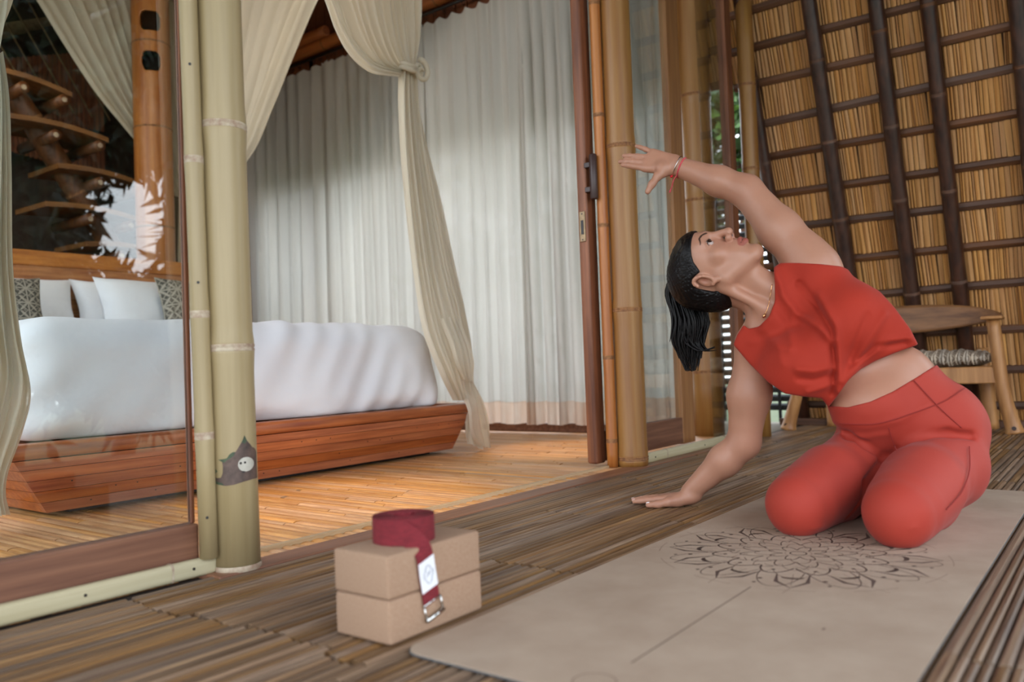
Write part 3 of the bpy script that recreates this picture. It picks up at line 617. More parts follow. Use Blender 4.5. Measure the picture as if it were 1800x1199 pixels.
hdb = thing('headboard', (2.1, 4.64, 0), 'tall laminated bamboo headboard behind the white pillows', 'headboard')
for i in range(11):
    z0 = 0.19+i*0.0835; MB().bbox((1.0, 4.625+random.uniform(0, 0.002), z0), (3.0, 4.66, z0+0.082), 0.002, 1).build('plank', M['headwood'], hdb)
# duvet over the mattress
def rbox(P, c, b, r):
    qq = np.abs(P-c)-(np.array(b)-r); return np.linalg.norm(np.maximum(qq, 0), axis=-1)+np.minimum(qq.max(-1), 0)-r
hh = 0.0105; lo = (0.9, 2.44, 0.18); hi = (3.02, 4.62, 0.72); G = gridpts(lo, hi, hh)
x, y, z = G[..., 0], G[..., 1], G[..., 2]
fl_ = np.clip((0.62-z)/0.4, 0, 1)
PX = np.stack([(x-1.945)/(1+0.05*fl_)+1.945, y+0.075*fl_**1.3, z], -1)
D = rbox(PX, np.array([1.945, 3.62, 0.41]), (0.885, 1.02, 0.20), 0.11)
fold = 0.55*np.sin(47*(x*0.8-z*0.75)+4*np.sin(2.3*x+1.1*z))*np.clip(np.sin(5*x+6*z)+0.4, 0, 1)+np.sin(13*(x*0.9-z*1.3)+2.2*np.sin(3.1*x)+1.5*z)*0.5+np.sin(31*(x*0.85-z*1.1)+3*np.sin(2*x+4*z))*0.3+np.sin(7*x+5*y+3*np.sin(2*y))*0.3
side = np.clip((2.85-y)/0.25, 0, 1)
D = D-0.0085*fold*(0.3+0.7*side)-0.012*np.exp(-((z-0.24)/0.03)**2)*np.sin(9*x+1)
D = np.maximum(D, 0.233-z)
V, F = surface_nets(D, lo, hh)
dv = obj('duvet', V, F, M['sheet'], None, True); tag(dv, 'smooth white duvet draped over the mattress of the bed', 'duvet')
# pillows
def pillow(w_, h_, t_, loc, rx, rz, mat, name, label, cat, grp, seed=0):
    rg = np.random.default_rng(seed); V = []; F = []; n = 22; UV = []
    R_ = Matrix.Rotation(rz, 3, 'Z') @ Matrix.Rotation(rx, 3, 'X'); ph = rg.uniform(0, 6, 4)
    for s in (1, -1):
        k0 = len(V)
        for j in range(n):
            for i in range(n):
                u = -1+2*i/(n-1); v = -1+2*j/(n-1)
                tk = max(0, (1-abs(u)**2.6)*(1-abs(v)**2.6))**0.55
                pinch = 1-0.10*(1-abs(u)**1.6)*abs(v)**3; pin2 = 1-0.09*(1-abs(v)**1.6)*abs(u)**3
                p = Vector((u*w_/2*pin2, -s*t_/2*tk*(1+0.06*math.sin(4*u+ph[0])*math.sin(3*v+ph[1])), h_/2+v*h_/2*pinch)); p = R_ @ p
                V.append((p.x+loc[0], p.y+loc[1], p.z+loc[2])); UV.append((u*0.5+0.5, v*0.5+0.5))
        for j in range(n-1):
            for i in range(n-1):
                fq = (k0+j*n+i, k0+j*n+i+1, k0+(j+1)*n+i+1, k0+(j+1)*n+i); F.append(fq if s == 1 else fq[::-1])
    o = obj(name, V, F, mat, None, True, UV); return tag(o, label, cat, grp)
def kawung():
    m, t, b = nodes('grey_block_print'); L = t.links.new; b.inputs['Roughness'].default_value = 0.9
    tcn = N(t, 'ShaderNodeTexCoord'); sp_ = N(t, 'ShaderNodeSeparateXYZ'); L(tcn.outputs['UV'], sp_.inputs[0])
    def mth(op, a, bb=None):
        n = N(t, 'ShaderNodeMath', operation=op)
        for i, s in enumerate((a, bb)):
            if s is None: continue
            if isinstance(s, (int, float)): n.inputs[i].default_value = s
            else: L(s, n.inputs[i])
        return n.outputs[0]
    u = mth('MULTIPLY', sp_.outputs[0], 4.0); v = mth('MULTIPLY', sp_.outputs[1], 4.0)
    fu = mth('SUBTRACT', mth('FRACT', u), 0.5); fv = mth('SUBTRACT', mth('FRACT', v), 0.5)
    au = mth('ABSOLUTE', fu); av = mth('ABSOLUTE', fv)
    d1 = mth('ABSOLUTE', mth('SUBTRACT', au, av))              # diagonals of each cell
    lensw = mth('MULTIPLY', mth('SINE', mth('MULTIPLY', au, 2*PI)), 0.10)
    petal = mth('LESS_THAN', d1, lensw); inner = mth('LESS_THAN', d1, mth('SUBTRACT', lensw, 0.05))
    edge = mth('GREATER_THAN', mth('MAXIMUM', au, av), 0.46)
    ringd = mth('LESS_THAN', mth('ABSOLUTE', mth('SUBTRACT', mth('ADD', au, av), 0.42)), 0.03)
    no = N(t, 'ShaderNodeTexNoise', Scale=34.0, Detail=2.0); L(tcn.outputs['UV'], no.inputs['Vector']); nz = mth('GREATER_THAN', no.outputs['Fac'], 0.58)
    val = mth('MAXIMUM', mth('MAXIMUM', mth('SUBTRACT', petal, mth('MULTIPLY', inner, nz)), edge), mth('MAXIMUM', ringd, mth('MULTIPLY', nz, 0.6)))
    mx = N(t, 'ShaderNodeMix', data_type='RGBA'); mx.inputs[6].default_value = lin(70, 66, 60); mx.inputs[7].default_value = lin(160, 152, 138)
    L(val, mx.inputs[0]); L(mx.outputs[2], b.inputs['Base Color']); return m
KW = kawung()
pillow(0.62, 0.36, 0.17, (1.80, 4.46, 0.617), -0.35, 0.03, M['sheet'], 'pillow', 'white bed pillow behind the left patterned cushion', 'pillow', 'white bed pillows', 1)
pillow(0.64, 0.36, 0.17, (2.42, 4.50, 0.617), -0.30, 0.0, M['sheet'], 'pillow', 'white bed pillow leaning at the back against the headboard', 'pillow', 'white bed pillows', 2)
pillow(0.56, 0.36, 0.20, (2.40, 4.27, 0.612), -0.33, 0.06, M['sheet'], 'pillow', 'plump white bed pillow in front beside the right patterned cushion', 'pillow', 'white bed pillows', 3)
pillow(0.34, 0.33, 0.13, (1.64, 4.20, 0.612), -0.36, -0.12, KW, 'patterned_cushion', 'grey block-printed cushion at the left, beside the hanging drape', 'cushion', 'patterned cushions', 4)
pillow(0.36, 0.36, 0.13, (2.54, 4.08, 0.612), -0.34, -0.05, KW, 'patterned_cushion', 'grey block-printed cushion at the right, beside the pale post', 'cushion', 'patterned cushions', 5)

# ================================================================== BEHIND THE HEADBOARD
lc = thing('slotted_post', (2.775, 4.9, 0), 'broad bamboo post with two cut footholes behind the headboard', 'post')
holes = [(2.642, 0.066, 0.064), (2.388, 0.058, 0.064), (2.9, 0.06, 0.06)]; nu_, nv_ = 96, 560; V = []; F = []
for j in range(nv_):
    for i in range(nu_):
        a = 2*PI*i/nu_; V.append((2.775+0.114*math.cos(a), 4.9+0.114*math.sin(a), 0.4+j*0.005))
va = math.atan2(-4.9, -2.775)
for j in range(nv_-1):
    for i in range(nu_):
        a = (2*PI*(i+0.5)/nu_-va+PI) % (2*PI)-PI; s = a*0.114; zc = 0.4+(j+0.5)*0.005
        if any(abs(s/hw)**3.5+abs((zc-hz)/hh_)**3.5 < 1 for hz, hw, hh_ in holes) and abs(a) < 1.5: continue
        i2 = (i+1) % nu_; F.append((j*nu_+i, j*nu_+i2, (j+1)*nu_+i2, (j+1)*nu_+i))
lo_ = obj('culm', V, F, M['orange'], lc, True); sm = lo_.modifiers.new('wall', 'SOLIDIFY'); sm.thickness = 0.012; sm.offset = -1
for zz in (1.35, 1.98, 2.52): MB().tube([(2.775, 4.9, zz+e) for e in (-0.006, 0, 0.006)], [0.1145, 0.1175, 0.1145], 48, cap=False).build('node_ring', M['nodeb'], lc, True)
MB().tube([(2.80, 4.935, 0.42), (2.80, 4.935, 3.1)], 0.055, 16).build('dark_hole_backing', M['black'], lc, True)  # black core put in so the footholes look dark inside
st = thing('bamboo_stair', (2.4, 5.35, 0), 'open bamboo stair with plank treads climbing behind the headboard', 'stair')
P = [np.array((2.02, 5.36, 2.36)), np.array((2.86, 5.36, 1.08))]
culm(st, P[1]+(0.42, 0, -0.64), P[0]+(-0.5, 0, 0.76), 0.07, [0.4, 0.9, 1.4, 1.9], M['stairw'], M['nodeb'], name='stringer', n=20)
tp = [((1.88, 2.20), (2.39, 2.155)), ((2.02, 1.945), (2.61, 1.915)), ((2.30, 1.70), (2.85, 1.66)), ((2.22, 1.455), (2.80, 1.43)), ((2.45, 1.235), (2.95, 1.22))]
for i, (a, b) in enumerate(tp):
    V = []
    for t_ in np.linspace(0, 1, 9):
        xx = a[0]+(b[0]-a[0])*t_; zz = a[1]+(b[1]-a[1])*t_+0.025*math.sin(PI*t_); V += [(xx, 5.14, zz), (xx, 5.56, zz+0.006), (xx, 5.56, zz+0.036), (xx, 5.14, zz+0.03)]
    F = [(k*4+c, k*4+(c+1) % 4, (k+1)*4+(c+1) % 4, (k+1)*4+c) for k in range(8) for c in range(4)]+[(3, 2, 1, 0), (32, 33, 34, 35)]
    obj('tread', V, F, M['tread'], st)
    for t_ in (0.45, 0.9):
        xx = a[0]+(b[0]-a[0])*t_; zz = a[1]+(b[1]-a[1])*t_-0.035
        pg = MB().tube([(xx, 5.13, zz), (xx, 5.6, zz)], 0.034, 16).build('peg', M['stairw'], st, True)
        MB().tube([(xx, 5.1285, zz), (xx, 5.131, zz)], 0.016, 10).build('peg_end', M['nodep'], pg)
rn = thing('rope_net', (2.0, 5.9, 2.3), 'knotted natural rope net high behind the bed at upper left', 'net'); rp = material('jute_rope', lin(110, 92, 62), lin(140, 118, 84), (40, 40, 40), rough=0.9, bump=0.4)
for i in range(-3, 9):
    a = np.array((1.6+i*0.13, 5.9, 3.15)); MB().tube([a, a+np.array((0.5, 0, -0.85))], 0.006, 6).build('rope', rp, rn, True)
    a = np.array((1.35+i*0.1, 5.91, 2.25+i*0.06)); MB().tube([a, a+np.array((0.9, 0, 0.42))], 0.006, 6).build('rope', rp, rn, True)
rsn = thing('reed_screen', (2.5, 6.0, 2.0), 'red-brown reed screen hanging high behind the stair', 'screen')
for i in range(34):
    xx = 1.9+i*0.033; MB().bbox((xx, 6.0, 2.03-0.004*i), (xx+0.029, 6.012, 2.45+0.012*i), 0.004, 1).build('reed', M['thatchred'], rsn)
MB().bbox((1.85, 5.975, 2.2), (3.1, 6.0, 2.23), 0.003).build('batten', M['black'], rsn)

# ================================================================== LAMPS (warm bedroom lights above and beside the frame)
def lamp(x, y, z, label, power, cone, tgt=None, r=0.05, kind='SPOT', colr=(1.0, 0.73, 0.44)):
    t = thing('pendant_lamp', (x, y, z), label, 'lamp', 'warm bedroom lamps')
    MB().tube([(x, y, z+k) for k in (0, 0.03, 0.1, 0.13)], [0.085, 0.08, 0.04, 0.015], 20, cap=False).build('shade', M['batten'], t, True)
    MB().tube([(x, y, z+0.12), (x, y, 3.2)], 0.003, 6).build('cord', M['black'], t)
    MB().tube([(x, y, z+k) for k in (0.02, 0.03, 0.05, 0.07)], [0.012, 0.026, 0.026, 0.012], 14).build('bulb', emission('warm_bulb', (1, 0.72, 0.4, 1), 8), t, True)
    ld_ = bpy.data.lights.new('lamp_light', kind); ld_.energy = power; ld_.color = colr
    if kind == 'SPOT': ld_.spot_size = cone; ld_.spot_blend = 0.8
    ld_.shadow_soft_size = r
    lo2 = bpy.data.objects.new('lamp_light', ld_); lo2.location = (0, 0, 0.0)
    if tgt is not None: lo2.rotation_euler = (Vector(tgt)-Vector((x, y, z))).to_track_quat('-Z', 'Y').to_euler()
    link(lo2, t)
lamp(3.25, 2.15, 2.45, 'small woven pendant lamp over the floor by the door', 110, 0.42)
lamp(1.75, 2.05, 2.45, 'small woven pendant lamp over the floor behind the pale post', 100, 0.5)
lamp(1.55, 5.0, 2.45, 'small woven pendant lamp beside the bamboo stair', 9, 1.6, (2.3, 5.3, 1.7))
lamp(2.0, 3.7, 2.55, 'added unseen fill light in a woven shade over the middle of the bed', 20, 0, r=0.12, kind='POINT', colr=(1.0, 0.84, 0.64))  # fill light added to brighten the drapes, pillows and headboard
# ================================================================== YOGA PROPS
# mat: cork top on a dark rubber base, rounded corners
def rrect(x0, y0, x1, y1, r, n=8):
    P = []
    for cx, cy, a0 in ((x1-r, y1-r, 0), (x0+r, y1-r, PI/2), (x0+r, y0+r, PI), (x1-r, y0+r, 1.5*PI)):
        P += [(cx+r*math.cos(a0+PI/2*k/n), cy+r*math.sin(a0+PI/2*k/n)) for k in range(n+1)]
    return P
def slab(name, P, z0, z1, mat, parent):
    n = len(P); V = [(x, y, z0) for x, y in P]+[(x, y, z1) for x, y in P]
    F = [tuple(range(n-1, -1, -1)), tuple(range(n, 2*n))]+[(i, (i+1) % n, n+(i+1) % n, n+i) for i in range(n)]
    return obj(name, V, F, mat, parent)
ym = thing('yoga_mat', (1.75, 0.55, 0), 'pale cork yoga mat printed with a brown mandala, under the kneeling woman', 'yoga mat')
MX0, MX1, MY0, MY1 = 0.842, 2.672, 0.228, 0.862
P = rrect(MX0, MY0, MX1, MY1, 0.035)
slab('rubber_base', P, 0.0005, 0.0028, M['rubber'], ym); slab('cork_top', [(1.75+(x-1.75)*0.9985, 0.545+(y-0.545)*0.996) for x, y in P], 0.0026, 0.0042, M['mat'], ym)
ZI = 0.00435
def line(mb, P, wd):
    P = np.array(P, float); T = np.gradient(P, axis=0); T /= np.linalg.norm(T, axis=1)[:, None]+1e-12; Nn = np.stack([-T[:, 1], T[:, 0]], 1); wd = np.broadcast_to(wd, len(P))[:, None]/2
    A = P+Nn*wd; B = P-Nn*wd; n = len(P)
    mb.add([(p[0], p[1], ZI) for p in A]+[(p[0], p[1], ZI) for p in B], [(n+i, n+i+1, i+1, i) for i in range(n-1)])
MC = np.array((1.675, 0.56))
pol = lambda r, a: MC+r*np.array((math.cos(a), math.sin(a)))
def petal_curve(r0, r1, a, da, k=14, sharp=1.0):
    out_ = []
    for t_ in np.linspace(-1, 1, 2*k+1): out_.append(pol(r0+(r1-r0)*(1-abs(t_)**sharp), a+da*np.sign(t_)*abs(t_)**0.9))
    return out_
mk = MB(); ml = MB()
for n_, r0, r1, off, wd, tgt in ((8, 0.03, 0.06, 0, 0.002, mk), (8, 0.05, 0.085, 0.5, 0.0016, ml), (12, 0.075, 0.115, 0, 0.002, mk), (12, 0.10, 0.14, 0.5, 0.0014, ml), (12, 0.125, 0.17, 0, 0.003, mk), (12, 0.15, 0.20, 0.5, 0.0014, ml), (12, 0.16, 0.26, 0.25, 0.0016, mk)):
    for i in range(n_): line(tgt, petal_curve(r0, r1, 2*PI*(i+off)/n_, PI/n_*0.95, sharp=1.6), wd*1.25)
for i in range(12):
    a = 2*PI*(i+0.5)/12
    for s in (-1, 1): line(mk, [pol(0.17, a+0.17*s), pol(0.225, a+0.12*s), pol(0.262, a)], [0.0012, 0.0085, 0.0016])
    line(ml, [pol(0.17+0.02*k, a) for k in range(5)], 0.001)
    line(mk, [pol(0.19+0.006*math.sin(t_)*1.5, a+0.10*math.cos(t_)) for t_ in np.linspace(0, PI, 12)], [0.001+0.009*math.sin(t_) for t_ in np.linspace(0, PI, 12)])
    for rr, sz in ((0.215, 0.0055), (0.245, 0.0045), (0.145, 0.005)):
        c = pol(rr, a+PI/12); line(mk, [c-(sz, 0), c, c+(sz, 0)], [0.001, 2*sz, 0.001])
    line(ml, [pol(0.278, a+t_) for t_ in np.linspace(-0.15, 0.15, 12)], 0.0012)
    line(ml, [pol(0.262+0.012*k, a+0.012*k*(1 if i % 2 else -1)) for k in range(4)], 0.001)
    line(mk, [pol(0.115+0.02*t_, a+0.2*math.sin(t_*3)) for t_ in np.linspace(0, 1, 10)], 0.0013)
line(mk, [pol(0.016, t_) for t_ in np.linspace(0, 2*PI, 20)], 0.003); line(ml, [pol(0.026, t_) for t_ in np.linspace(0, 2*PI, 24)], 0.001)
ml.v and ml.build('mandala_fine_lines', M['inkl'], ym); mk.build('mandala_print', M['ink'], ym)
b1 = MB(); A, B = aG(1110, 1171)[:2], aG(1320, 1036)[:2]; line(b1, [A, (A+B)/2, B], 0.0022); b1.build('centre_line', M['ink'], ym)
for (px, py) in ((1448, 1111), (1100, 1215)):
    b1 = MB(); c = aG(px, py)[:2]; line(b1, [c-(0.005, 0), c, c+(0.005, 0)], [0.001, 0.006, 0.001]); b1.build('centre_dot', M['ink'], ym)
b1 = MB(); c = aG(1045, 1204)[:2]; line(b1, [c+0.028*np.array((math.cos(t_), math.sin(t_))) for t_ in np.linspace(0, 2*PI, 30)], 0.0016); b1.build('corner_emblem', M['inkl'], ym)
# cork blocks
for z0, lab in ((0.0, 'lower cork yoga block standing on the bamboo deck'), (0.0665, 'upper cork yoga block carrying the rolled maroon strap')):
    dx = 0.0 if z0 == 0 else -0.0012
    tag(MB().bbox((0.852+dx, 0.889, z0+0.0005), (1.066+dx, 1.010, z0+0.0662), 0.0055, 3).build('yoga_block', M['cork'], None, True), lab, 'yoga block', 'stacked cork yoga blocks')
# rolled strap: spiral on top, tail hanging over the front face to a steel buckle
sx = thing('yoga_strap', (0.952, 0.955, 0.133), 'rolled maroon yoga strap with white tag and steel buckle on the blocks', 'yoga strap')
ZT = 0.1335; H_ = 0.040; ct = np.array((0.950, 0.951))
def ribbon(P0, P1, th, mat, name, parent):
    P0 = np.asarray(P0, float); P1 = np.asarray(P1, float); T = np.gradient((P0+P1)/2, axis=0); W = P1-P0; Nn = np.cross(T, W); Nn /= np.linalg.norm(Nn, axis=1)[:, None]+1e-12
    n = len(P0); V = np.vstack([P0+Nn*th/2, P1+Nn*th/2, P1-Nn*th/2, P0-Nn*th/2]); F = []
    for k in range(4):
        for i in range(n-1): F.append((k*n+i, k*n+i+1, ((k+1) % 4)*n+i+1, ((k+1) % 4)*n+i))
    F += [(0, n, 2*n, 3*n), (n-1, 4*n-1, 3*n-1, 2*n-1)]
    return obj(name, V, F, mat, parent, False)
a_end = 2*PI*7+PI*1.12; A_ = np.linspace(0, a_end, 460); Rr = 0.018+0.0335*A_/a_end
sp = np.stack([ct[0]+Rr*np.cos(A_), ct[1]+Rr*np.sin(A_)*0.98, np.full_like(A_, ZT)], 1)
ribbon(sp, sp+(0, 0, H_), 0.0018, M['strap'], 'rolled_webbing', sx)
# the tail leaves the roll, twists flat and hangs on the near long face (Y = 0.889)
e = sp[-1]; yf = 0.8865
bot = smoothpath([e, e+(0.006, -0.016, 0.0), (0.9065, 0.905, ZT-0.002), (0.9085, yf, ZT-0.016), (0.913, yf-0.0005, ZT-0.045), (0.9185, yf-0.0005, ZT-0.075), (0.922, yf-0.0005, ZT-0.094)], 60)
top = smoothpath([e+(0, 0, H_), e+(0.014, -0.020, H_-0.004), (0.9335, 0.893, ZT+0.016), (0.9405, yf-0.002, ZT-0.004), (0.9475, yf-0.001, ZT-0.036), (0.9535, yf-0.0005, ZT-0.066), (0.957, yf-0.0005, ZT-0.085)], 60)
ribbon(bot, top, 0.0018, M['strap'], 'tail', sx)
i0, i1 = 33, 49; nrm = np.array((0, -0.0016, 0)); tgp = ribbon(bot[i0:i1]+nrm, top[i0:i1]+nrm, 0.0008, M['white'], 'tag', sx)
cA, cB, cC, cD = bot[i0], top[i0], top[i1-1], bot[i1-1]
def on_tag(u, v): return (cA*(1-u)+cB*u)*(1-v)+(cD*(1-u)+cC*u)*v+np.array((0, -0.0026, 0))
g_ = material('tag_grey_ink', lin(150, 156, 168), None, rough=0.8)
lg = [(0.50, 0.20), (0.62, 0.24), (0.68, 0.36), (0.80, 0.42), (0.78, 0.56), (0.70, 0.62), (0.64, 0.76), (0.50, 0.80), (0.38, 0.76), (0.32, 0.64), (0.20, 0.56), (0.22, 0.42), (0.32, 0.36), (0.38, 0.24)]
MB().tube([on_tag(*p) for p in lg], 0.0005, 5, closed=True).tube([on_tag(0.30, 0.55), on_tag(0.7, 0.45)], 0.0004, 5).tube([on_tag(0.42, 0.40), on_tag(0.5, 0.52), on_tag(0.6, 0.4)], 0.0004, 5).build('tag_emblem', g_, tgp)
bA, bB = bot[-1], top[-1]; dn = np.array((0.0035, -0.003, -0.020)); ax_ = (bB-bA)*0.03
rr = [bA-ax_+(0, -0.001, 0.003), bB+ax_+(0, -0.001, 0.003), bB+ax_+dn, bA-ax_+dn]
MB().tube([rr[0], rr[3]], 0.0016, 8).tube([rr[1], rr[2]], 0.0016, 8).tube([rr[0]-ax_*0.2, rr[1]], 0.0016, 8).tube([rr[3]-ax_*0.4, rr[2]+ax_*0.4], 0.0030, 10).build('buckle', M['steel'], sx, True)
MB().tube([rr[3]+(0, -0.001, 0.001), rr[2]+(0, -0.001, 0.001)], 0.0034, 10).build('buckle_bar', M['steel'], sx, True)

# ================================================================== CHAIR
ch = thing('armchair', (4.5, 0.97, 0), 'low bamboo armchair with curved plank back and woven seat behind the woman', 'chair')
def leg(pts, rad): MB().tube(smoothpath(pts, 14), np.interp(np.linspace(0, 1, 14), np.linspace(0, 1, len(rad)), rad), 16).build('leg', M['chairwood'], ch, True)
leg([(4.425, 0.452, 0.0), (4.425, 0.462, 0.05), (4.41, 0.49, 0.2), (4.40, 0.503, 0.38), (4.40, 0.515, 0.535)], [0.043, 0.034, 0.030, 0.029, 0.028])
leg([(4.42, 1.50, 0.0), (4.42, 1.488, 0.05), (4.41, 1.44, 0.2), (4.40, 1.41, 0.38), (4.40, 1.40, 0.535)], [0.043, 0.034, 0.030, 0.029, 0.028])
leg([(4.70, 0.58, 0.0), (4.68, 0.59, 0.2), (4.66, 0.60, 0.40)], [0.036, 0.03, 0.028]); leg([(4.70, 1.34, 0.0), (4.68, 1.34, 0.2), (4.66, 1.33, 0.40)], [0.036, 0.03, 0.028])
for (yy, s) in ((0.452, 1), (1.50, -1)):
    for zz in (0.028,): MB().tube([(4.385, yy, zz), (4.388, yy, zz)], 0.010, 10).build('peg_end', M['dark'], ch)
MB().bbox((4.39, 0.50, 0.235), (4.43, 1.42, 0.315), 0.006).build('seat_rail', M['chairwood'], ch)
MB().bbox((4.64, 0.60, 0.235), (4.68, 1.34, 0.315), 0.006).build('seat_rail', M['chairwood'], ch)
for yy in (0.52, 1.38): MB().bbox((4.42, yy-0.016, 0.24), (4.66, yy+0.016, 0.30), 0.005).build('side_rail', M['chairwood'], ch)
# curved plank: arms sweeping round into a wide back
def back(u, v):
    th_ = PI*u; yy = 0.96+0.47*math.cos(th_)*(1 if 1 else 0); xx = 4.39+0.11*math.sin(th_)**0.8
    s = math.sin(th_); z0 = 0.535-0.045*s**2; hgt = 0.016+0.125*s**1.3
    return (xx+0.015*s*v, yy, z0+hgt*v)
V, F = grid(lambda u, v: back(u, v), 49, 9); bk = obj('backrest', V, F, M['plank'], ch, True); so = bk.modifiers.new('thickness', 'SOLIDIFY'); so.thickness = 0.018
for yy in (0.515, 1.40): MB().bbox((4.34, yy-0.045, 0.533), (4.45, yy+0.045, 0.549), 0.007, 3).build('arm_pad', M['chairwood'], ch, True)
def woven():
    m, t, b = nodes('woven_rope_seat'); L = t.links.new; b.inputs['Roughness'].default_value = 0.85
    tcn = N(t, 'ShaderNodeTexCoord'); w1_ = N(t, 'ShaderNodeTexWave', Scale=26.0, Distortion=0.0); mp = N(t, 'ShaderNodeMapping'); mp.inputs['Rotation'].default_value = (0, 0, 0.78); L(tcn.outputs['Object'], mp.inputs[0]); L(mp.outputs[0], w1_.inputs[0])
    r = N(t, 'ShaderNodeValToRGB'); r.color_ramp.elements[0].color = lin(112, 96, 82); r.color_ramp.elements[1].color = lin(196, 180, 158); r.color_ramp.elements[0].position = 0.2; L(w1_.outputs[0], r.inputs[0]); L(r.outputs[0], b.inputs['Base Color']); return m
WV = woven()
def cush(u, v):
    a = 2*PI*v; yy = 0.535+0.85*u; e_ = (1-abs(2*u-1)**6)**0.5 if abs(2*u-1) < 1 else 0
    return (4.52+0.135*math.cos(a)*(0.55+0.45*e_), yy, 0.355+0.040*math.sin(a)*(0.15+0.85*e_)+0.004*math.sin(60*u+3*a))
V, F = grid(lambda v, u: cush(u, v), 28, 50, cu=True); sc_ = obj('seat', V, F, WV, ch, True)
# herringbone cords wrapped on the seat
hc = MB()
for i in range(24):
    y0 = 0.55+i*0.034
    for s in (-1, 1):
        P = [np.array(cush(min(0.99, max(0.01, (y0-0.535)/0.85+s*0.028*abs(math.sin(3*t_)))), t_))+np.array((0, 0, 0)) for t_ in np.linspace(0.05, 0.62, 12)]
        P = [p+np.array(((p[0]-4.52)*0.03, 0, (p[2]-0.355)*0.06)) for p in P]; hc.tube(P, 0.005, 5, cap=False)
tag(hc.build('seat_cords', material('twisted_cord', lin(150, 134, 116), lin(206, 192, 172), (60, 60, 60), rough=0.9, rand=0.2), sc_, True), kind='stuff')
# ================================================================== PERSON
# an implicit body: every primitive is a distance field, blended into ONE continuous surface
def v3(*a): return np.array(a, float)
class Cone:
    """tapered capsule a->b, optionally flattened along axis n by factor s"""
    def __init__(s, a, b, ra, rb, k=0.02, n=None, sq=1.0):
        s.a, s.b, s.ra, s.rb, s.k = np.array(a, float), np.array(b, float), ra, rb, k; s.n = None if n is None else np.array(n, float)/np.linalg.norm(n); s.sq = sq
    def bb(s): r = max(s.ra, s.rb); return np.minimum(s.a, s.b)-r, np.maximum(s.a, s.b)+r
    def d(s, P):
        ba = s.b-s.a; pa = P-s.a; h = np.clip(pa@ba/(ba@ba+1e-12), 0, 1); q = pa-h[..., None]*ba; r = s.ra+(s.rb-s.ra)*h
        if s.n is not None:
            q = q+((q@s.n)*(1/s.sq-1))[..., None]*s.n; L = np.linalg.norm(q, axis=-1); return (L-r)*np.where(L > 1e-9, 1, 1)*(0.5+0.5*s.sq)
        return np.linalg.norm(q, axis=-1)-r
class Ell:
    """ellipsoid with its own axes (rows of A)"""
    def __init__(s, c, r, A=None, k=0.02): s.c = np.array(c, float); s.r = np.array(r, float); s.A = np.eye(3) if A is None else np.array(A, float); s.k = k
    def bb(s): m = s.r.max(); return s.c-m, s.c+m
    def d(s, P):
        q = (P-s.c)@s.A.T; k0 = np.linalg.norm(q/s.r, axis=-1); k1 = np.linalg.norm(q/s.r**2, axis=-1)+1e-9; return k0*(k0-1)/k1
def smin(a, b, k):
    if k <= 0: return np.minimum(a, b)
    h = np.maximum(k-np.abs(a-b), 0)/k; return np.minimum(a, b)-h*h*k*0.25
def smax(a, b, k): return -smin(-a, -b, k)
BIG = 0.08
def field_grid(prims, carve, lo, hi, h, infl=0.0):
    G = gridpts(lo, hi, h); D = np.full(G.shape[:3], BIG); lo = np.array(lo)
    for sign, L_ in ((1, prims), (-1, carve)):
        for p in L_:
            a, b = p.bb(); m = 0.03+p.k+infl; i0 = np.clip(((a-m-lo)/h).astype(int), 0, None); i1 = np.clip(((b+m-lo)/h).astype(int)+2, 0, G.shape[:3])
            if (i1 <= i0).any(): continue
            s = tuple(slice(x, y) for x, y in zip(i0, i1)); d = p.d(G[s])-(infl if sign > 0 else 0)
            D[s] = smin(D[s], d, p.k) if sign > 0 else smax(D[s], -d, p.k)
    return G, D
def field_pts(prims, carve, P, infl=0.0):
    D = np.full(len(P), BIG)
    for sign, L_ in ((1, prims), (-1, carve)):
        for p in L_:
            a, b = p.bb(); m = 0.03+p.k+infl; ok = np.all((P > a-m) & (P < b+m), axis=1)
            if not ok.any(): continue
            d = p.d(P[ok])-(infl if sign > 0 else 0); D[ok] = smin(D[ok], d, p.k) if sign > 0 else smax(D[ok], -d, p.k)
    return D
def project(prims, carve, V, it=2):
    V = V.copy(); e = 0.0006
    for _ in range(it):
        d = field_pts(prims, carve, V); g = np.stack([field_pts(prims, carve, V+np.eye(3)[i]*e)-field_pts(prims, carve, V-np.eye(3)[i]*e) for i in range(3)], 1)/(2*e)
        n2 = (g*g).sum(1); ok = n2 > 0.05; st_ = np.zeros_like(V); st_[ok] = g[ok]*(d[ok]/n2[ok])[:, None]; ln_ = np.linalg.norm(st_, axis=1); st_ *= np.minimum(1, 0.003/(ln_+1e-9))[:, None]; V -= st_
    return V
def refine(V, F, sel):
    """split the quads whose corners are in sel into four (and their neighbours to match)"""
    bm = bmesh.new(); vs = [bm.verts.new(v) for v in V]
    for f in F:
        try: bm.faces.new([vs[i] for i in f])
        except ValueError: pass
    bm.verts.index_update(); ed = [e_ for e_ in bm.edges if sel[e_.verts[0].index] and sel[e_.verts[1].index]]
    bmesh.ops.subdivide_edges(bm, edges=ed, cuts=1, use_grid_fill=True); bm.verts.index_update()
    V2 = np.array([v.co[:] for v in bm.verts]); F2 = [[v.index for v in f.verts] for f in bm.faces]; bm.free(); return V2, F2

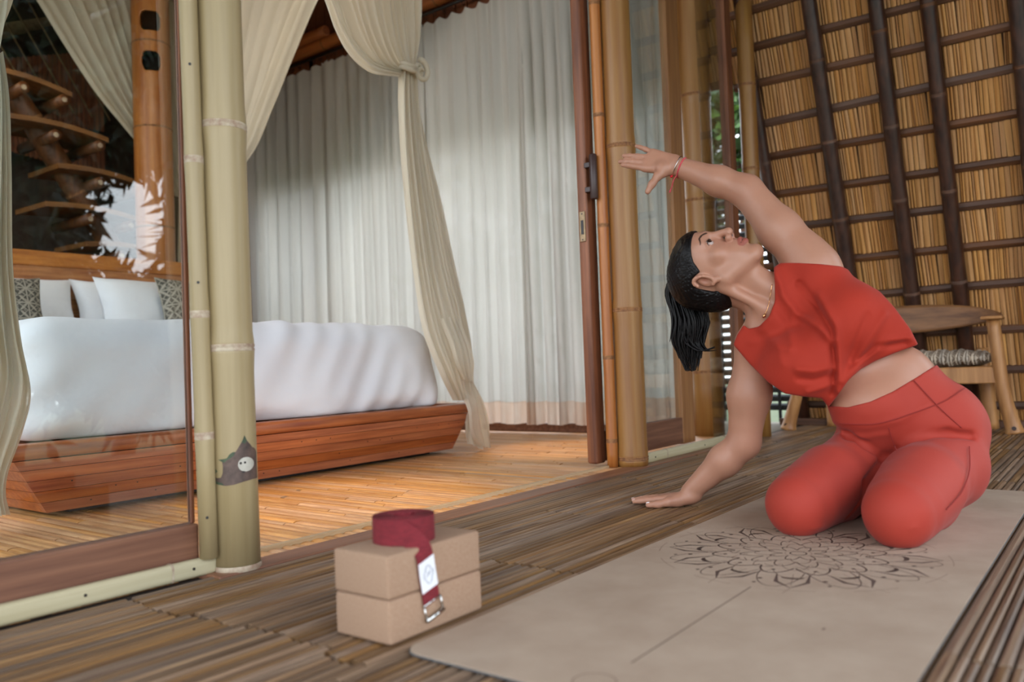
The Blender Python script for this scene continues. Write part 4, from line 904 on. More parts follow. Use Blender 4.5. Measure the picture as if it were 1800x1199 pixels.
# ---------- joints (surveyed from the photograph, metres)
J = dict(hipR=aX(1520, 765, 2.185), hipL=aX(1655, 752, 2.185), thR=aX(1512, 812, 2.16), thL=aX(1655, 815, 2.16), kneeR=aX(1402, 894, 1.868), kneeL=aX(1580, 905, 1.848),
         shR=aX(1330, 610, 2.10), shL=aX(1432, 470, 2.13), elR=aX(1308, 778, 2.12), wrR=v3(2.098, 0.990, 0.040),
         elL=aX(1312, 336, 2.13), wrL=aX(1187, 291, 2.10), neck=aX(1358, 528, 2.12))
J['kneeR'][2] = 0.070; J['kneeL'][2] = 0.072
ankR = v3(2.27, 0.555, 0.045); ankL = v3(2.275, 0.385, 0.045)
body = []
add = body.append
# legs
# pelvis first, then the thighs pressed against it so that the lap creases
add(Cone(J['hipR']*0.72+J['hipL']*0.28+(0, 0, 0.035), J['hipL']*0.72+J['hipR']*0.28+(0, 0, 0.035), 0.098, 0.100, 0.04))
add(Ell(J['hipL']+(0.085, 0.012, -0.015), (0.105, 0.098, 0.105), k=0.04)); add(Ell(J['hipR']+(0.085, -0.008, -0.02), (0.105, 0.098, 0.105), k=0.04))
add(Ell(J['hipL']+(0.02, -0.012, -0.005), (0.088, 0.076, 0.10), k=0.04))
add(Cone(J['thR'], J['kneeR'], 0.083, 0.066, 0.014)); add(Cone(J['thL'], J['kneeL'], 0.090, 0.068, 0.014))
add(Cone(J['kneeR']*0.5+J['thR']*0.5+(0, 0, 0.004), J['kneeR']*0.85+J['thR']*0.15, 0.080, 0.070, 0.014)); add(Cone(J['kneeL']*0.5+J['thL']*0.5+(0, 0, 0.004), J['kneeL']*0.85+J['thL']*0.15, 0.086, 0.073, 0.014))
for kn, an, s in ((J['kneeR'], ankR, 1), (J['kneeL'], ankL, -1)):
    lowk = kn.copy(); lowk[2] = 0.052; add(Cone(lowk, lowk*0.5+an*0.5+(0, s*0.004, 0.010), 0.050, 0.058, 0.02)); add(Cone(lowk*0.5+an*0.5+(0, s*0.004, 0.010), an, 0.056, 0.036, 0.02))
    tp_ = an+v3(0.13, -0.012*s, -0.022); add(Cone(an, an*0.4+tp_*0.6, 0.033, 0.030, 0.015, (0, 1, 0), 1.0)); add(Cone(an*0.4+tp_*0.6, tp_+(0.03, 0, 0), 0.030, 0.018, 0.012))
    add(Ell(an+(0.015, 0, 0.018), (0.03, 0.03, 0.03), k=0.015))
add(Ell(aX(1690, 822, 2.18), (0.07, 0.045, 0.075), k=0.04))
# belly, waist, ribs, chest
W0, W1 = aX(1523, 690, 2.175), aX(1578, 664, 2.175)
add(Cone(W0, W1, 0.084, 0.082, 0.05)); add(Ell(aX(1530, 712, 2.11), (0.06, 0.085, 0.06), k=0.05))
R0, R1 = aX(1455, 632, 2.14), aX(1512, 590, 2.14)
add(Cone(R0, R1, 0.086, 0.080, 0.05)); C0, C1 = aX(1392, 590, 2.13), aX(1446, 528, 2.13)
add(Cone(C0, C1, 0.084, 0.076, 0.05)); add(Ell(aX(1400, 640, 2.055), (0.052, 0.058, 0.058), k=0.03)); add(Ell(aX(1472, 580, 2.06), (0.050, 0.055, 0.056), k=0.03))
add(Cone(aX(1368, 560, 2.13), aX(1420, 500, 2.14), 0.062, 0.060, 0.04))
# arms
add(Ell(J['shR'], (0.052, 0.05, 0.055), k=0.03)); add(Ell(J['shL'], (0.056, 0.054, 0.052), k=0.03))
add(Cone(J['shR'], J['shR']*0.5+J['elR']*0.5+(0, 0.003, 0), 0.050, 0.054, 0.025)); add(Cone(J['shR']*0.5+J['elR']*0.5+(0, 0.003, 0), J['elR'], 0.053, 0.041, 0.025))
add(Cone(J['elR'], J['elR']*0.65+J['wrR']*0.35, 0.040, 0.042, 0.02)); add(Cone(J['elR']*0.65+J['wrR']*0.35, J['wrR'], 0.041, 0.026, 0.02))
mL = J['shL']*0.5+J['elL']*0.5
add(Cone(J['shL'], mL+(0, 0, -0.004), 0.056, 0.053, 0.03)); add(Cone(mL+(0, 0, -0.004), J['elL'], 0.052, 0.042, 0.025))
add(Cone(J['elL'], J['elL']*0.62+J['wrL']*0.38, 0.041, 0.040, 0.02)); add(Cone(J['elL']*0.62+J['wrL']*0.38, J['wrL'], 0.039, 0.0255, 0.02))
add(Cone(aX(1452, 520, 2.13), J['shL']*0.7+mL*0.3, 0.060, 0.050, 0.03))        # armpit / side of chest
# hands
nails = []
def hand(wr, d, n, t, curls, spread, thumb, lens=(0.070, 0.080, 0.074, 0.058), sc=1.0, r0=0.0088, tcurl=0.2):
    """wrist, pointing dir, palm normal, thumb side; four fingers index..little, then the thumb"""
    d = d/np.linalg.norm(d); n = n-d*(n@d); n /= np.linalg.norm(n); t = t-d*(t@d)-n*(t@n); t /= np.linalg.norm(t)
    for i in range(4):
        off = (0.027-0.0185*i)*sc; kn = wr+d*(0.088-0.004*abs(i-1)-0.005*(i == 3))*sc+t*off
        add(Cone(wr+d*0.006+t*off*0.62, kn, 0.0150*sc, 0.0118*sc, 0.012, n, 0.95))
        a = spread[i]; dir_ = d*math.cos(a)+t*math.sin(a); p = kn; ln = lens[i]*sc; cu = curls[i]; ang = 0.0; r = (r0 if i < 3 else r0*0.88)*sc
        for s_, fr, rr in ((0, 0.46, (1.05, 0.98)), (1, 0.30, (0.98, 0.88)), (2, 0.24, (0.88, 0.72))):
            ang += cu*(0.6 if s_ == 0 else 0.8); dd = dir_*math.cos(ang)+n*math.sin(ang); q_ = p+dd*ln*fr; add(Cone(p, q_, r*rr[0], r*rr[1], 0.0035)); p = q_
        nn_ = dd*-math.sin(0)+0; nails.append((p+dd*0.001*0, dd, -(n*math.cos(ang)-dir_*math.sin(ang)), r*0.72))
    b0 = wr+d*0.016*sc+t*0.018*sc; dirs = thumb; p = b0; r = 0.0135*sc
    for dd, ln, (ra, rb) in zip(dirs, (0.040, 0.031, 0.026), ((1.15, 0.92), (0.85, 0.74), (0.74, 0.60))):
        dd = np.array(dd, float); dd = d*dd[0]+n*dd[1]+t*dd[2]; dd /= np.linalg.norm(dd); q_ = p+dd*ln*sc; add(Cone(p, q_, r*ra, r*rb, 0.008)); p = q_
    nails.append((p, dd, -n, r*0.6)); add(Ell(wr+d*0.034*sc+t*0.020*sc+n*0.006, (0.019, 0.019, 0.019), k=0.014))
    return d, n, t
# raised left hand: palm towards the terrace, thumb hanging down
dL = aX(1112, 277, 2.06)-J['wrL']; dL /= np.linalg.norm(dL); tL = v3(0, 0, -1)+0.10*v3(0, -1, 0); nL = np.cross(dL, tL)
hand(J['wrL'], dL, nL*0.95+v3(0, 0, 0.25), tL, (-0.10, -0.16, -0.05, -0.10), (-0.02, 0.06, 0.10, -0.26), ((0.55, 0.30, 0.8), (0.30, 0.05, 1.0), (0.25, -0.1, 1.0)), sc=0.95)
# planted right hand: palm down on the deck, thumb towards the camera
wR = J['wrR'].copy()
hand(wR+(0, 0.004, -0.017), v3(-0.06, 1, -0.075), v3(0, 0, -1), v3(-1, 0, 0), (0.03, 0.02, 0.03, 0.05), (0.20, 0.05, -0.10, -0.28), ((0.72, 0.10, 0.7), (0.86, 0.15, 0.5), (0.95, 0.0, 0.3)), sc=0.98)
add(Ell(wR+(0.0, -0.002, -0.014), (0.026, 0.026, 0.018), k=0.015))

# ---------- head frame: face turned up to the raised hand, right cheek towards the terrace
chin = aX(1334, 437, 2.05); vd = chin-CAM; vd /= np.linalg.norm(vd)
iR = CR-vd*(CR@vd); iR /= np.linalg.norm(iR); iU = np.cross(iR, vd); iU /= np.linalg.norm(iU); nC = -vd
HU = -0.976*iR+0.217*iU-0.13*nC; HU /= np.linalg.norm(HU)
HF = 0.217*iR+0.976*iU; a_ = math.radians(13); HF = HF*math.cos(a_)+nC*math.sin(a_); HF -= HU*(HF@HU); HF /= np.linalg.norm(HF); HR = np.cross(HF, HU)
HS = 1.02
HO = chin-(HF*0.083-HU*0.108)*HS
def hp(r, f, u): return HO+(HR*r+HF*f+HU*u)*HS
HA = np.stack([HR, HF, HU])
def hl(P): return (np.asarray(P)-HO)@HA.T/HS
hx = lambda c, r, k=0.02: Ell(hp(*c), np.array(r)*HS, HA, k)
def hc_(a, b, ra, rb, k=0.015): return Cone(hp(*a), hp(*b), ra*HS, rb*HS, k)
add(hx((0, -0.012, 0.024), (0.073, 0.092, 0.078), 0.03)); add(hx((0, 0.034, -0.020), (0.060, 0.052, 0.080), 0.03)); add(hx((0, 0.043, 0.040), (0.056, 0.044, 0.044), 0.03))
for s in (-1, 1):
    add(hc_((s*0.052, 0.004, -0.052), (s*0.018, 0.066, -0.100), 0.024, 0.018, 0.025)); add(hx((s*0.043, 0.056, -0.020), (0.023, 0.020, 0.019), 0.018))
    add(hc_((s*0.010, 0.083, 0.029), (s*0.044, 0.070, 0.029), 0.010, 0.008, 0.014)); add(hx((s*0.026, 0.064, -0.060), (0.022, 0.020, 0.026), 0.02))
add(hx((0, 0.074, -0.100), (0.021, 0.017, 0.016), 0.018))
add(hc_((0, 0.085, 0.022), (0, 0.109, -0.024), 0.0085, 0.0095, 0.012)); add(hx((0, 0.108, -0.027), (0.0105, 0.0095, 0.0085), 0.007))
for s in (-1, 1): add(hx((s*0.0145, 0.097, -0.031), (0.0092, 0.0100, 0.0085), 0.005))
add(hx((0, 0.077, -0.058), (0.030, 0.020, 0.022), 0.016))
for s in (-1, 1):
    add(hc_((s*0.0225, 0.0875, -0.0640), (s*0.005, 0.0962, -0.0580), 0.0036, 0.0058, 0.004)); add(hc_((s*0.0205, 0.0875, -0.0668), (0, 0.0942, -0.0715), 0.0036, 0.0070, 0.004))
carve = [hx((s*0.0315, 0.092, 0.009), (0.016, 0.014, 0.009), 0.012) for s in (-1, 1)]
carve += [hc_((-0.023, 0.095, -0.0648), (0.023, 0.095, -0.0648), 0.0011, 0.0011, 0.002)]
carve += [hx((s*0.0062, 0.1035, -0.0370), (0.0036, 0.0058, 0.0042), 0.002) for s in (-1, 1)]
lids = []
for s in (-1, 1):
    up_ = [(s*(0.0315+0.0182*math.cos(t_)), 0.0835-0.0085*math.cos(t_)**2*(1.25 if math.cos(t_) > 0 else 0.7), 0.009+0.0068*math.sin(t_)) for t_ in np.linspace(0, PI, 9)]
    lo_ = [(s*(0.0315+0.0182*math.cos(t_)), 0.0815-0.0085*math.cos(t_)**2*(1.25 if math.cos(t_) > 0 else 0.7), 0.009-0.0050*math.sin(t_)) for t_ in np.linspace(0, PI, 9)]
    for p_, q_ in zip(up_, up_[1:]): add(hc_(p_, q_, 0.0030, 0.0030, 0.003))
    for p_, q_ in zip(lo_, lo_[1:]): add(hc_(p_, q_, 0.0026, 0.0026, 0.003))
    lids.append((up_, lo_))
    # ear
    ear = [(s*0.078, -0.010+0.0145*math.cos(t_)-0.005*math.sin(t_), -0.006+0.025*math.sin(t_)) for t_ in np.linspace(-1.9, 2.6, 12)]
    for p_, q_ in zip(ear, ear[1:]): add(hc_((p_[0]+s*0.004, p_[1], p_[2]), (q_[0]+s*0.004, q_[1], q_[2]), 0.0046, 0.0046, 0.003))
    add(hx((s*0.073, -0.008, -0.010), (0.006, 0.015, 0.023), 0.006)); add(hx((s*0.076, 0.002, -0.034), (0.0055, 0.008, 0.009), 0.005))
    carve.append(hx((s*0.084, -0.008, -0.006), (0.008, 0.008, 0.012), 0.004))
# neck, throat and the tensed side muscle
NB = J['neck']
add(Cone(hp(0, -0.022, -0.040), NB, 0.050, 0.056, 0.03)); add(Cone(hp(0, 0.018, -0.085), aX(1372, 515, 2.08), 0.030, 0.036, 0.025))
add(Cone(hp(0.055, -0.020, -0.055), aX(1352, 545, 2.055), 0.014, 0.012, 0.014)); add(Cone(aX(1345, 552, 2.08), J['shR']+(0.0, -0.005, 0.02), 0.036, 0.042, 0.03)); add(Cone(NB, aX(1412, 490, 2.14), 0.048, 0.048, 0.03))

def surf(px, py, prims, t0=1.5, t1=2.9, n=700):
    d = CR*((px-900)/FPX)-CU*((py-599.5)/FPX)+CF; T = np.linspace(t0, t1, n); P = CAM+T[:, None]*d; D_ = field_pts(prims, [], P); i = np.argmax(D_ < 0); return P[i]
crease = []; creaseb = []
for path in ([(1464, 754), (1490, 766), (1520, 784), (1555, 808)], [(1555, 808), (1585, 788), (1620, 772), (1665, 763), (1706, 767)], [(1555, 806), (1520, 850), (1490, 905)]):
    Q_ = [surf(a, b, body) for a, b in path]
    for p_, q_ in zip(Q_, Q_[1:]): crease.append(Cone(p_, q_, 0.0075, 0.0075, 0.016)); creaseb.append(Cone(p_, q_, 0.0115, 0.0115, 0.016))
HSTEP = 0.0050; LO = (1.75, 0.17, -0.03); HI = (2.50, 1.24, 1.06)
G, D = field_grid(body, carve+creaseb, LO, HI, HSTEP)
V, F = surface_nets(D, LO, HSTEP); del G
hd = hl(V); headm = (np.linalg.norm(hd-v3(0, 0.01, -0.01), axis=1) < 0.135)
handm = (np.linalg.norm(V-(J['wrL']+dL*0.09), axis=1) < 0.125) | (np.linalg.norm(V-(wR+(0, 0.09, -0.02)), axis=1) < 0.125)
V, F = refine(V, F, headm | handm); hd = hl(V); mk_ = (np.linalg.norm(hd-v3(0, 0.01, -0.01), axis=1) < 0.15) | (np.linalg.norm(V-(J['wrL']+dL*0.09), axis=1) < 0.135) | (np.linalg.norm(V-(wR+(0, 0.09, -0.02)), axis=1) < 0.135); V[mk_] = project(body, carve, V[mk_], 2)
hd = hl(V); facem = (hd[:, 1] > 0.03) & (np.abs(hd[:, 0]) < 0.07) & (hd[:, 2] < 0.06) & (hd[:, 2] > -0.12) | (np.linalg.norm(hd-v3(0.078, -0.01, -0.006), axis=1) < 0.045)
V, F = refine(V, F, facem); hd = hl(V); mk_ = (np.linalg.norm(hd-v3(0, 0.03, -0.01), axis=1) < 0.13); V[mk_] = project(body, carve, V[mk_], 2)
V[:, 2] = np.maximum(V[:, 2], 0.001)
hd = hl(V)
# skin colour per vertex: lips, brows, lash lines, knuckle and elbow warmth
SK = np.array(lin(172, 125, 102)[:3]); col = np.tile(SK, (len(V), 1))
def seg_d(P, a, b):
    a = np.array(a); b = np.array(b); h = np.clip((P-a)@(b-a)/((b-a)@(b-a)), 0, 1); return np.linalg.norm(P-a-h[:, None]*(b-a), axis=1)
def path_d(P, pts): return np.min([seg_d(P, a, b) for a, b in zip(pts, pts[1:])], axis=0)
def blend(m, c): 
    global col; col = col*(1-m[:, None])+np.array(c[:3])*m[:, None]
ss = lambda d, r, w_: np.clip((r-d)/w_, 0, 1)
near = np.linalg.norm(hd, axis=1) < 0.16
hh_ = hd.copy(); hh_[~near] = 9
blend(ss(np.linalg.norm((hh_-v3(0, 0.07, -0.03))/v3(1.5, 1, 0.9), axis=1), 0.05, 0.05)*0.25, lin(196, 118, 98))
for s in (-1, 1):
    blend(ss(np.minimum(path_d(hh_, [(s*0.0235, 0.0875, -0.0642), (s*0.006, 0.098, -0.0578), (0, 0.097, -0.0590)]), path_d(hh_, [(s*0.0215, 0.0875, -0.0664), (0, 0.099, -0.0720)])), 0.0088, 0.0025)*0.85, lin(150, 80, 70))
    br = [(s*0.013, 0, 0.0265), (s*0.026, 0, 0.0340), (s*0.040, 0, 0.0355), (s*0.054, 0, 0.0270)]; flat = hh_.copy(); flat[:, 1] = 0
    bw = np.interp(np.abs(flat[:, 0]), (0.012, 0.03, 0.055), (0.0036, 0.0034, 0.0018)); blend(ss(path_d(flat, br), bw, 0.0012)*0.92*(hh_[:, 1] > 0.03), lin(34, 24, 22))
    up_, lo_ = lids[0 if s == -1 else 1]; fw = lambda L_: [(p[0], p[1]+0.002, p[2]) for p in L_]
    blend(ss(path_d(hh_, [(p[0], p[1]+0.0018, p[2]-0.0022) for p in up_]), 0.0022, 0.0010), lin(26, 18, 18)); blend(ss(path_d(hh_, [(p[0], p[1]+0.002, p[2]+0.002) for p in lo_]), 0.0012, 0.0008)*0.7, lin(70, 44, 38))
    blend(ss(np.linalg.norm(hh_-v3(s*0.0062, 0.1015, -0.0360), axis=1), 0.0050, 0.002)*0.8, lin(70, 36, 30))  # nostril recesses darkened, shade put into the skin colour
blend(ss(np.abs(hh_[:, 2]+0.0648)+np.maximum(0, np.abs(hh_[:, 0])-0.022)+np.maximum(0, 0.078-hh_[:, 1]), 0.0016, 0.0010)*0.8, lin(84, 40, 38))  # dark parting between the lips, shade put into the skin colour
blend(ss(np.linalg.norm((hh_-v3(0.08, -0.008, -0.006))/v3(1, 1, 1.4), axis=1), 0.012, 0.01)*0.5, lin(150, 76, 60))
for c in (J['elR'], J['elL']): blend(ss(np.linalg.norm(V-c, axis=1), 0.07, 0.05)*0.18, lin(150, 88, 70))

def skinmat():
    m, t, b = nodes('tan_skin'); L = t.links.new; at_ = N(t, 'ShaderNodeVertexColor', layer_name='tone'); no = N(t, 'ShaderNodeTexNoise', Scale=60.0, Detail=3.0); mx = N(t, 'ShaderNodeMix', data_type='RGBA', blend_type='MULTIPLY'); mx.inputs[0].default_value = 0.25
    tcn = N(t, 'ShaderNodeTexCoord'); L(tcn.outputs['Object'], no.inputs['Vector']); r = N(t, 'ShaderNodeValToRGB'); r.color_ramp.elements[0].color = (0.75, 0.7, 0.68, 1); L(no.outputs['Fac'], r.inputs[0])
    L(at_.outputs[0], mx.inputs[6]); L(r.outputs[0], mx.inputs[7]); L(mx.outputs[2], b.inputs['Base Color']); b.inputs['Roughness'].default_value = 0.42; b.inputs['Specular IOR Level'].default_value = 0.42
    b.inputs['Subsurface Weight'].default_value = 0.12; b.inputs['Subsurface Radius'].default_value = (0.012, 0.005, 0.003); b.inputs['Subsurface Scale'].default_value = 0.5; return m
SKM = skinmat()
per = thing('person', (2.15, 0.55, 0.0), 'kneeling woman in rust-red crop top and leggings, bending sideways with one arm raised', 'person')
bo = obj('body', V, F, SKM, per, True)
ca = bo.data.color_attributes.new('tone', 'FLOAT_COLOR', 'POINT'); ca.data.foreach_set('color', np.c_[col, np.ones(len(col))].astype(np.float32).ravel())

# ---------- eyes
EM, t, b = nodes('brown_eye'); L = t.links.new
tcn = N(t, 'ShaderNodeTexCoord'); ln_ = N(t, 'ShaderNodeVectorMath', operation='LENGTH'); sp_ = N(t, 'ShaderNodeSeparateXYZ'); L(tcn.outputs['Object'], sp_.inputs[0]); cmb = N(t, 'ShaderNodeCombineXYZ'); L(sp_.outputs[0], cmb.inputs[0]); L(sp_.outputs[1], cmb.inputs[1]); L(cmb.outputs[0], ln_.inputs[0])
r = N(t, 'ShaderNodeValToRGB'); cr_ = r.color_ramp; cr_.interpolation = 'LINEAR'; mr = N(t, 'ShaderNodeMapRange'); mr.inputs['From Max'].default_value = 0.012; L(ln_.outputs['Value'], mr.inputs[0])
cr_.elements[0].color = (0.003, 0.003, 0.003, 1); cr_.elements[0].position = 0.22; cr_.elements[1].color = (0.035, 0.016, 0.008, 1); cr_.elements[1].position = 0.27
for p_, c in ((0.54, (0.03, 0.014, 0.008, 1)), (0.60, lin(176, 160, 154)), (1.0, lin(160, 136, 128))):
    e_ = cr_.elements.new(p_); e_.color = c
L(mr.outputs[0], r.inputs[0]); L(r.outputs[0], b.inputs['Base Color']); b.inputs['Roughness'].default_value = 0.08
for s in (1, -1):
    me = bpy.data.meshes.new('eye'); bm = bmesh.new(); bmesh.ops.create_uvsphere(bm, u_segments=32, v_segments=24, radius=0.0125*HS); bm.to_mesh(me); bm.free(); me.materials.append(EM); me.polygons.foreach_set('use_smooth', [True]*len(me.polygons))
    o = bpy.data.objects.new('eye', me); link(o, per); o.location = Vector(hp(s*0.0315, 0.0725, 0.009))-per.location
    gz = HF*0.93+HU*0.12+HR*0.25; gz /= np.linalg.norm(gz); o.rotation_euler = Vector(gz).to_track_quat('Z', 'Y').to_euler()

# lashes along the upper lids
for up_, lo_ in lids: MB().tube([hp(p_[0], p_[1]+0.0030, p_[2]-0.0016) for p_ in up_], 0.0011, 6).build('eyelashes', M['black'], per, True)
# ---------- clothing
def poly_sd(px, py, poly):
    """signed distance (negative inside) to a polygon"""
    P = np.array(poly, float); d = np.full(px.shape, 1e9); ins = np.zeros(px.shape, bool)
    for (x0, y0), (x1, y1) in zip(P, np.roll(P, -1, 0)):
        ex, ey = x1-x0, y1-y0; wx, wy = px-x0, py-y0; h = np.clip((wx*ex+wy*ey)/(ex*ex+ey*ey), 0, 1); d = np.minimum(d, (wx-ex*h)**2+(wy-ey*h)**2)
        c = ((y0 <= py) != (y1 <= py)) & (px < x0+(py-y0)*ex/(ey if ey else 1e-9)); ins ^= c
    return np.where(ins, -1, 1)*np.sqrt(d)
def fold_field(px, py, folds):
    s = np.zeros(px.shape)
    for pts, amp, wd in folds:
        d = np.full(px.shape, 1e9); pts = np.array(pts, float)
        for (x0, y0), (x1, y1) in zip(pts, pts[1:]):
            ex, ey = x1-x0, y1-y0; h = np.clip(((px-x0)*ex+(py-y0)*ey)/(ex*ex+ey*ey), 0, 1); d = np.minimum(d, np.hypot(px-x0-ex*h, py-y0-ey*h))
        s += amp*np.exp(-(d/wd)**2)
    return s
RUST = material('rust_jersey', lin(150, 42, 27), lin(162, 48, 32), (6, 6, 6), rough=0.75, bump=0.05, sheen=0.05, spec=0.2, fine=(900, 900, 900)); RUSL = material('rust_stretch_fabric', lin(154, 50, 38), lin(164, 57, 43), (5, 5, 5), rough=0.68, bump=0.04, sheen=0.05, spec=0.25, fine=(1200, 1200, 1200))
torso_top = [p for p in body if p in body]
# leggings: skin-tight over pelvis, thighs and calves
lg_pr = body[:18] if False else []
hipsy = [p for p in body if isinstance(p, (Cone, Ell)) and (p.bb()[1][2] < 0.47) and (p.bb()[0][1] < 0.62) and (p.bb()[0][0] < 2.33) and p.bb()[1][1] < 0.80]
lo2, hi2 = (1.74, 0.17, -0.02), (2.46, 0.80, 0.50); hs2 = 0.0042
G, D = field_grid(hipsy, crease, lo2, hi2, hs2, 0.0042); px, py = pix(G)
WB = [(1440, 700), (1456, 713), (1490, 716), (1530, 706), (1570, 688), (1610, 664), (1648, 640), (1668, 632), (2000, 560), (2100, 1300), (1200, 1300), (1200, 700)]
lf = [([(1462, 742), (1520, 752), (1580, 740), (1630, 712)], 0.0030, 7), ([(1458, 760), (1510, 770), (1560, 764)], 0.0030, 6), ([(1700, 768), (1640, 762), (1590, 790), (1560, 805)], -0.006, 6), ([(1460, 752), (1510, 775), (1555, 803)], -0.005, 6), ([(1425, 930), (1445, 926)], 0.002, 4), ([(1600, 930), (1612, 926)], 0.002, 4), ([(1456, 713), (1490, 716), (1530, 706), (1570, 688), (1610, 664), (1648, 640)], 0.0015, 5)]
Db = field_grid(hipsy, crease, lo2, hi2, hs2, 0.0024)[1]; D = np.minimum(D-fold_field(px, py, lf), Db); D = np.maximum(D, poly_sd(px, py, WB)*0.0013); D = np.maximum(D, G[..., 0]-2.315)
V, F = surface_nets(D, lo2, hs2); V[:, 2] = np.maximum(V[:, 2], 0.0045); lgo = obj('leggings', V, F, RUSL, per, True)
LV = V; 
# seams stitched on the leggings
SE = material('seam_thread', lin(136, 34, 26), None, rough=0.8)
vx, vy = pix(LV); vz = (LV-CAM)@CF
def seam(pts, parent, VX, vx, vy, vz, wd=0.0013):
    Q = []
    for p in smoothpath([(a, b, 0) for a, b in pts], 40):
        m = np.hypot(vx-p[0], vy-p[1]) < 7
        if not m.any(): continue
        z = np.partition(vz[m], min(2, m.sum()-1))[min(2, m.sum()-1)]; d = CR*((p[0]-900)/FPX)-CU*((p[1]-599.5)/FPX)+CF; Q.append(CAM+d*(z-0.0006))
    if len(Q) > 3:
        Q = np.array(Q); Q[1:-1] = (Q[:-2]+2*Q[1:-1]+Q[2:])/4; MB().tube(Q, wd, 6).build('seam', SE, parent, True)
for s_ in ([(1475, 745), (1540, 745), (1600, 728), (1660, 705), (1696, 682)], [(1606, 668), (1650, 715), (1690, 752)], [(1562, 752), (1570, 778), (1576, 792)], [(1704, 785), (1704, 828), (1690, 866), (1664, 896)]): seam(s_, lgo, LV, vx, vy, vz)

# crop top: loose over chest and ribs, twisted at the front
drapes = [Cone(aX(1318, 608, 2.10), aX(1400, 668, 2.08), 0.048, 0.062, 0.05), Cone(aX(1400, 668, 2.07), aX(1470, 660, 2.09), 0.062, 0.052, 0.05), Ell(aX(1420, 640, 2.06), (0.085, 0.085, 0.075), k=0.05),
          Cone(aX(1468, 660, 2.06), aX(1468, 706, 2.075), 0.034, 0.018, 0.03), Cone(aX(1500, 560, 2.10), aX(1590, 596, 2.16), 0.076, 0.066, 0.05), Cone(aX(1384, 486, 2.10), aX(1360, 560, 2.05), 0.03, 0.03, 0.03),
          Cone(aX(1322, 595, 2.10), aX(1345, 570, 2.10), 0.050, 0.052, 0.03)]
tors = [p for p in body if p.bb()[1][2] < 0.80 and p.bb()[0][2] > 0.20 and p.bb()[0][1] < 0.86 and p.bb()[1][1] < 0.92]+drapes
lo3, hi3 = (1.90, 0.30, 0.22), (2.36, 0.92, 0.80); hs3 = 0.0036
G, D = field_grid(tors, [], lo3, hi3, hs3, 0.008); px, py = pix(G)
TOP = [(1289, 606), (1296, 588), (1307, 571), (1316, 578), (1334, 574), (1352, 556), (1362, 530), (1362, 500), (1360, 470), (1372, 462), (1400, 462), (1440, 464), (1478, 468), (1506, 480), (1540, 505), (1572, 540), (1600, 578), (1614, 606), (1580, 618), (1540, 634), (1512, 650), (1492, 668), (1472, 696), (1456, 716), (1444, 700), (1410, 697), (1380, 692), (1350, 672), (1318, 640)]
tf = [([(1364, 478), (1376, 520), (1400, 550), (1440, 575), (1464, 600)], 0.010, 7), ([(1364, 500), (1368, 540), (1390, 572)], -0.006, 7), ([(1405, 500), (1435, 535), (1462, 580), (1466, 640), (1464, 690)], -0.012, 6), ([(1440, 520), (1468, 570), (1478, 640), (1472, 690)], 0.009, 8),
      ([(1480, 690), (1510, 640), (1560, 600), (1600, 594)], 0.008, 7), ([(1482, 670), (1515, 620), (1545, 570), (1556, 552)], 0.007, 7), ([(1500, 640), (1540, 610), (1590, 602)], -0.008, 6), ([(1490, 640), (1510, 590), (1525, 555)], -0.006, 7),
      ([(1464, 645), (1430, 652), (1400, 650)], 0.007, 6), ([(1464, 660), (1430, 668), (1405, 666)], -0.008, 6), ([(1464, 675), (1440, 684), (1420, 690)], 0.006, 5), ([(1320, 600), (1350, 600), (1385, 615)], 0.005, 8), ([(1340, 580), (1365, 600), (1375, 640)], 0.004, 9), ([(1395, 540), (1388, 580), (1392, 610)], 0.005, 8)]
Db = field_grid(tors[:-len(drapes)], [], lo3, hi3, hs3, 0.0022)[1]; D = np.minimum(D-fold_field(px, py, tf), Db)
D = smax(D, poly_sd(px, py, TOP)*0.0014, 0.004)
nk = Cone(hp(0, -0.02, -0.06), aX(1345, 530, 2.10), 0.064, 0.062); D = np.maximum(D, -nk.d(G))
V, F = surface_nets(D, lo3, hs3)
for _ in range(2):
    acc = np.zeros_like(V); cn = np.zeros(len(V)); Fq = np.asarray(F)
    for k in range(4): np.add.at(acc, Fq[:, k], V[Fq[:, (k+1) % 4]]+V[Fq[:, (k-1) % 4]]); np.add.at(cn, Fq[:, k], 2)
    V = V*0.5+0.5*acc/np.maximum(cn, 1)[:, None]
tpo = obj('crop_top', V, F, RUST, per, True)

# ---------- hair: scalp cap, tie and ponytail strands
HAIR = material('glossy_black_hair', lin(8, 7, 8), lin(18, 15, 15), (260, 40, 260), rough=0.38, bump=0.2, spec=0.22, fine=(500, 60, 500))
lo4 = HO-0.17; hi4 = HO+0.17; G = gridpts(lo4, hi4, 0.0032); hg = (G-HO)@HA.T/HS; r_, f__, u_ = hg[..., 0], hg[..., 1], hg[..., 2]
e0 = Ell((0, -0.012, 0.024), (0.0800, 0.1005, 0.0855)).d(hg); e1 = Ell((0, -0.052, -0.030), (0.060, 0.050, 0.055)).d(hg); e2 = Ell((0, 0.041, 0.042), (0.062, 0.050, 0.050)).d(hg); D = smin(smin(e0, e1, 0.03), e2, 0.03)
st_ = 0.0016*np.sin(150*np.arctan2(r_, u_+0.02)+18*f__)+0.0010*np.sin(260*np.arctan2(r_, u_+0.03)); D = D+st_*0.7
hl_poly = [(0.090, 0.200), (0.100, 0.064), (0.084, 0.056), (0.062, 0.048), (0.044, 0.040), (0.030, 0.032), (0.020, 0.020), (0.010, 0.010), (0.002, 0.016), (-0.012, 0.026), (-0.034, 0.012), (-0.036, -0.030), (-0.024, -0.055), (-0.030, -0.085), (-0.075, -0.095), (-0.2, -0.05), (-0.2, 0.2)]
D = smax(D, poly_sd(f__, u_, hl_poly), 0.004)*HS
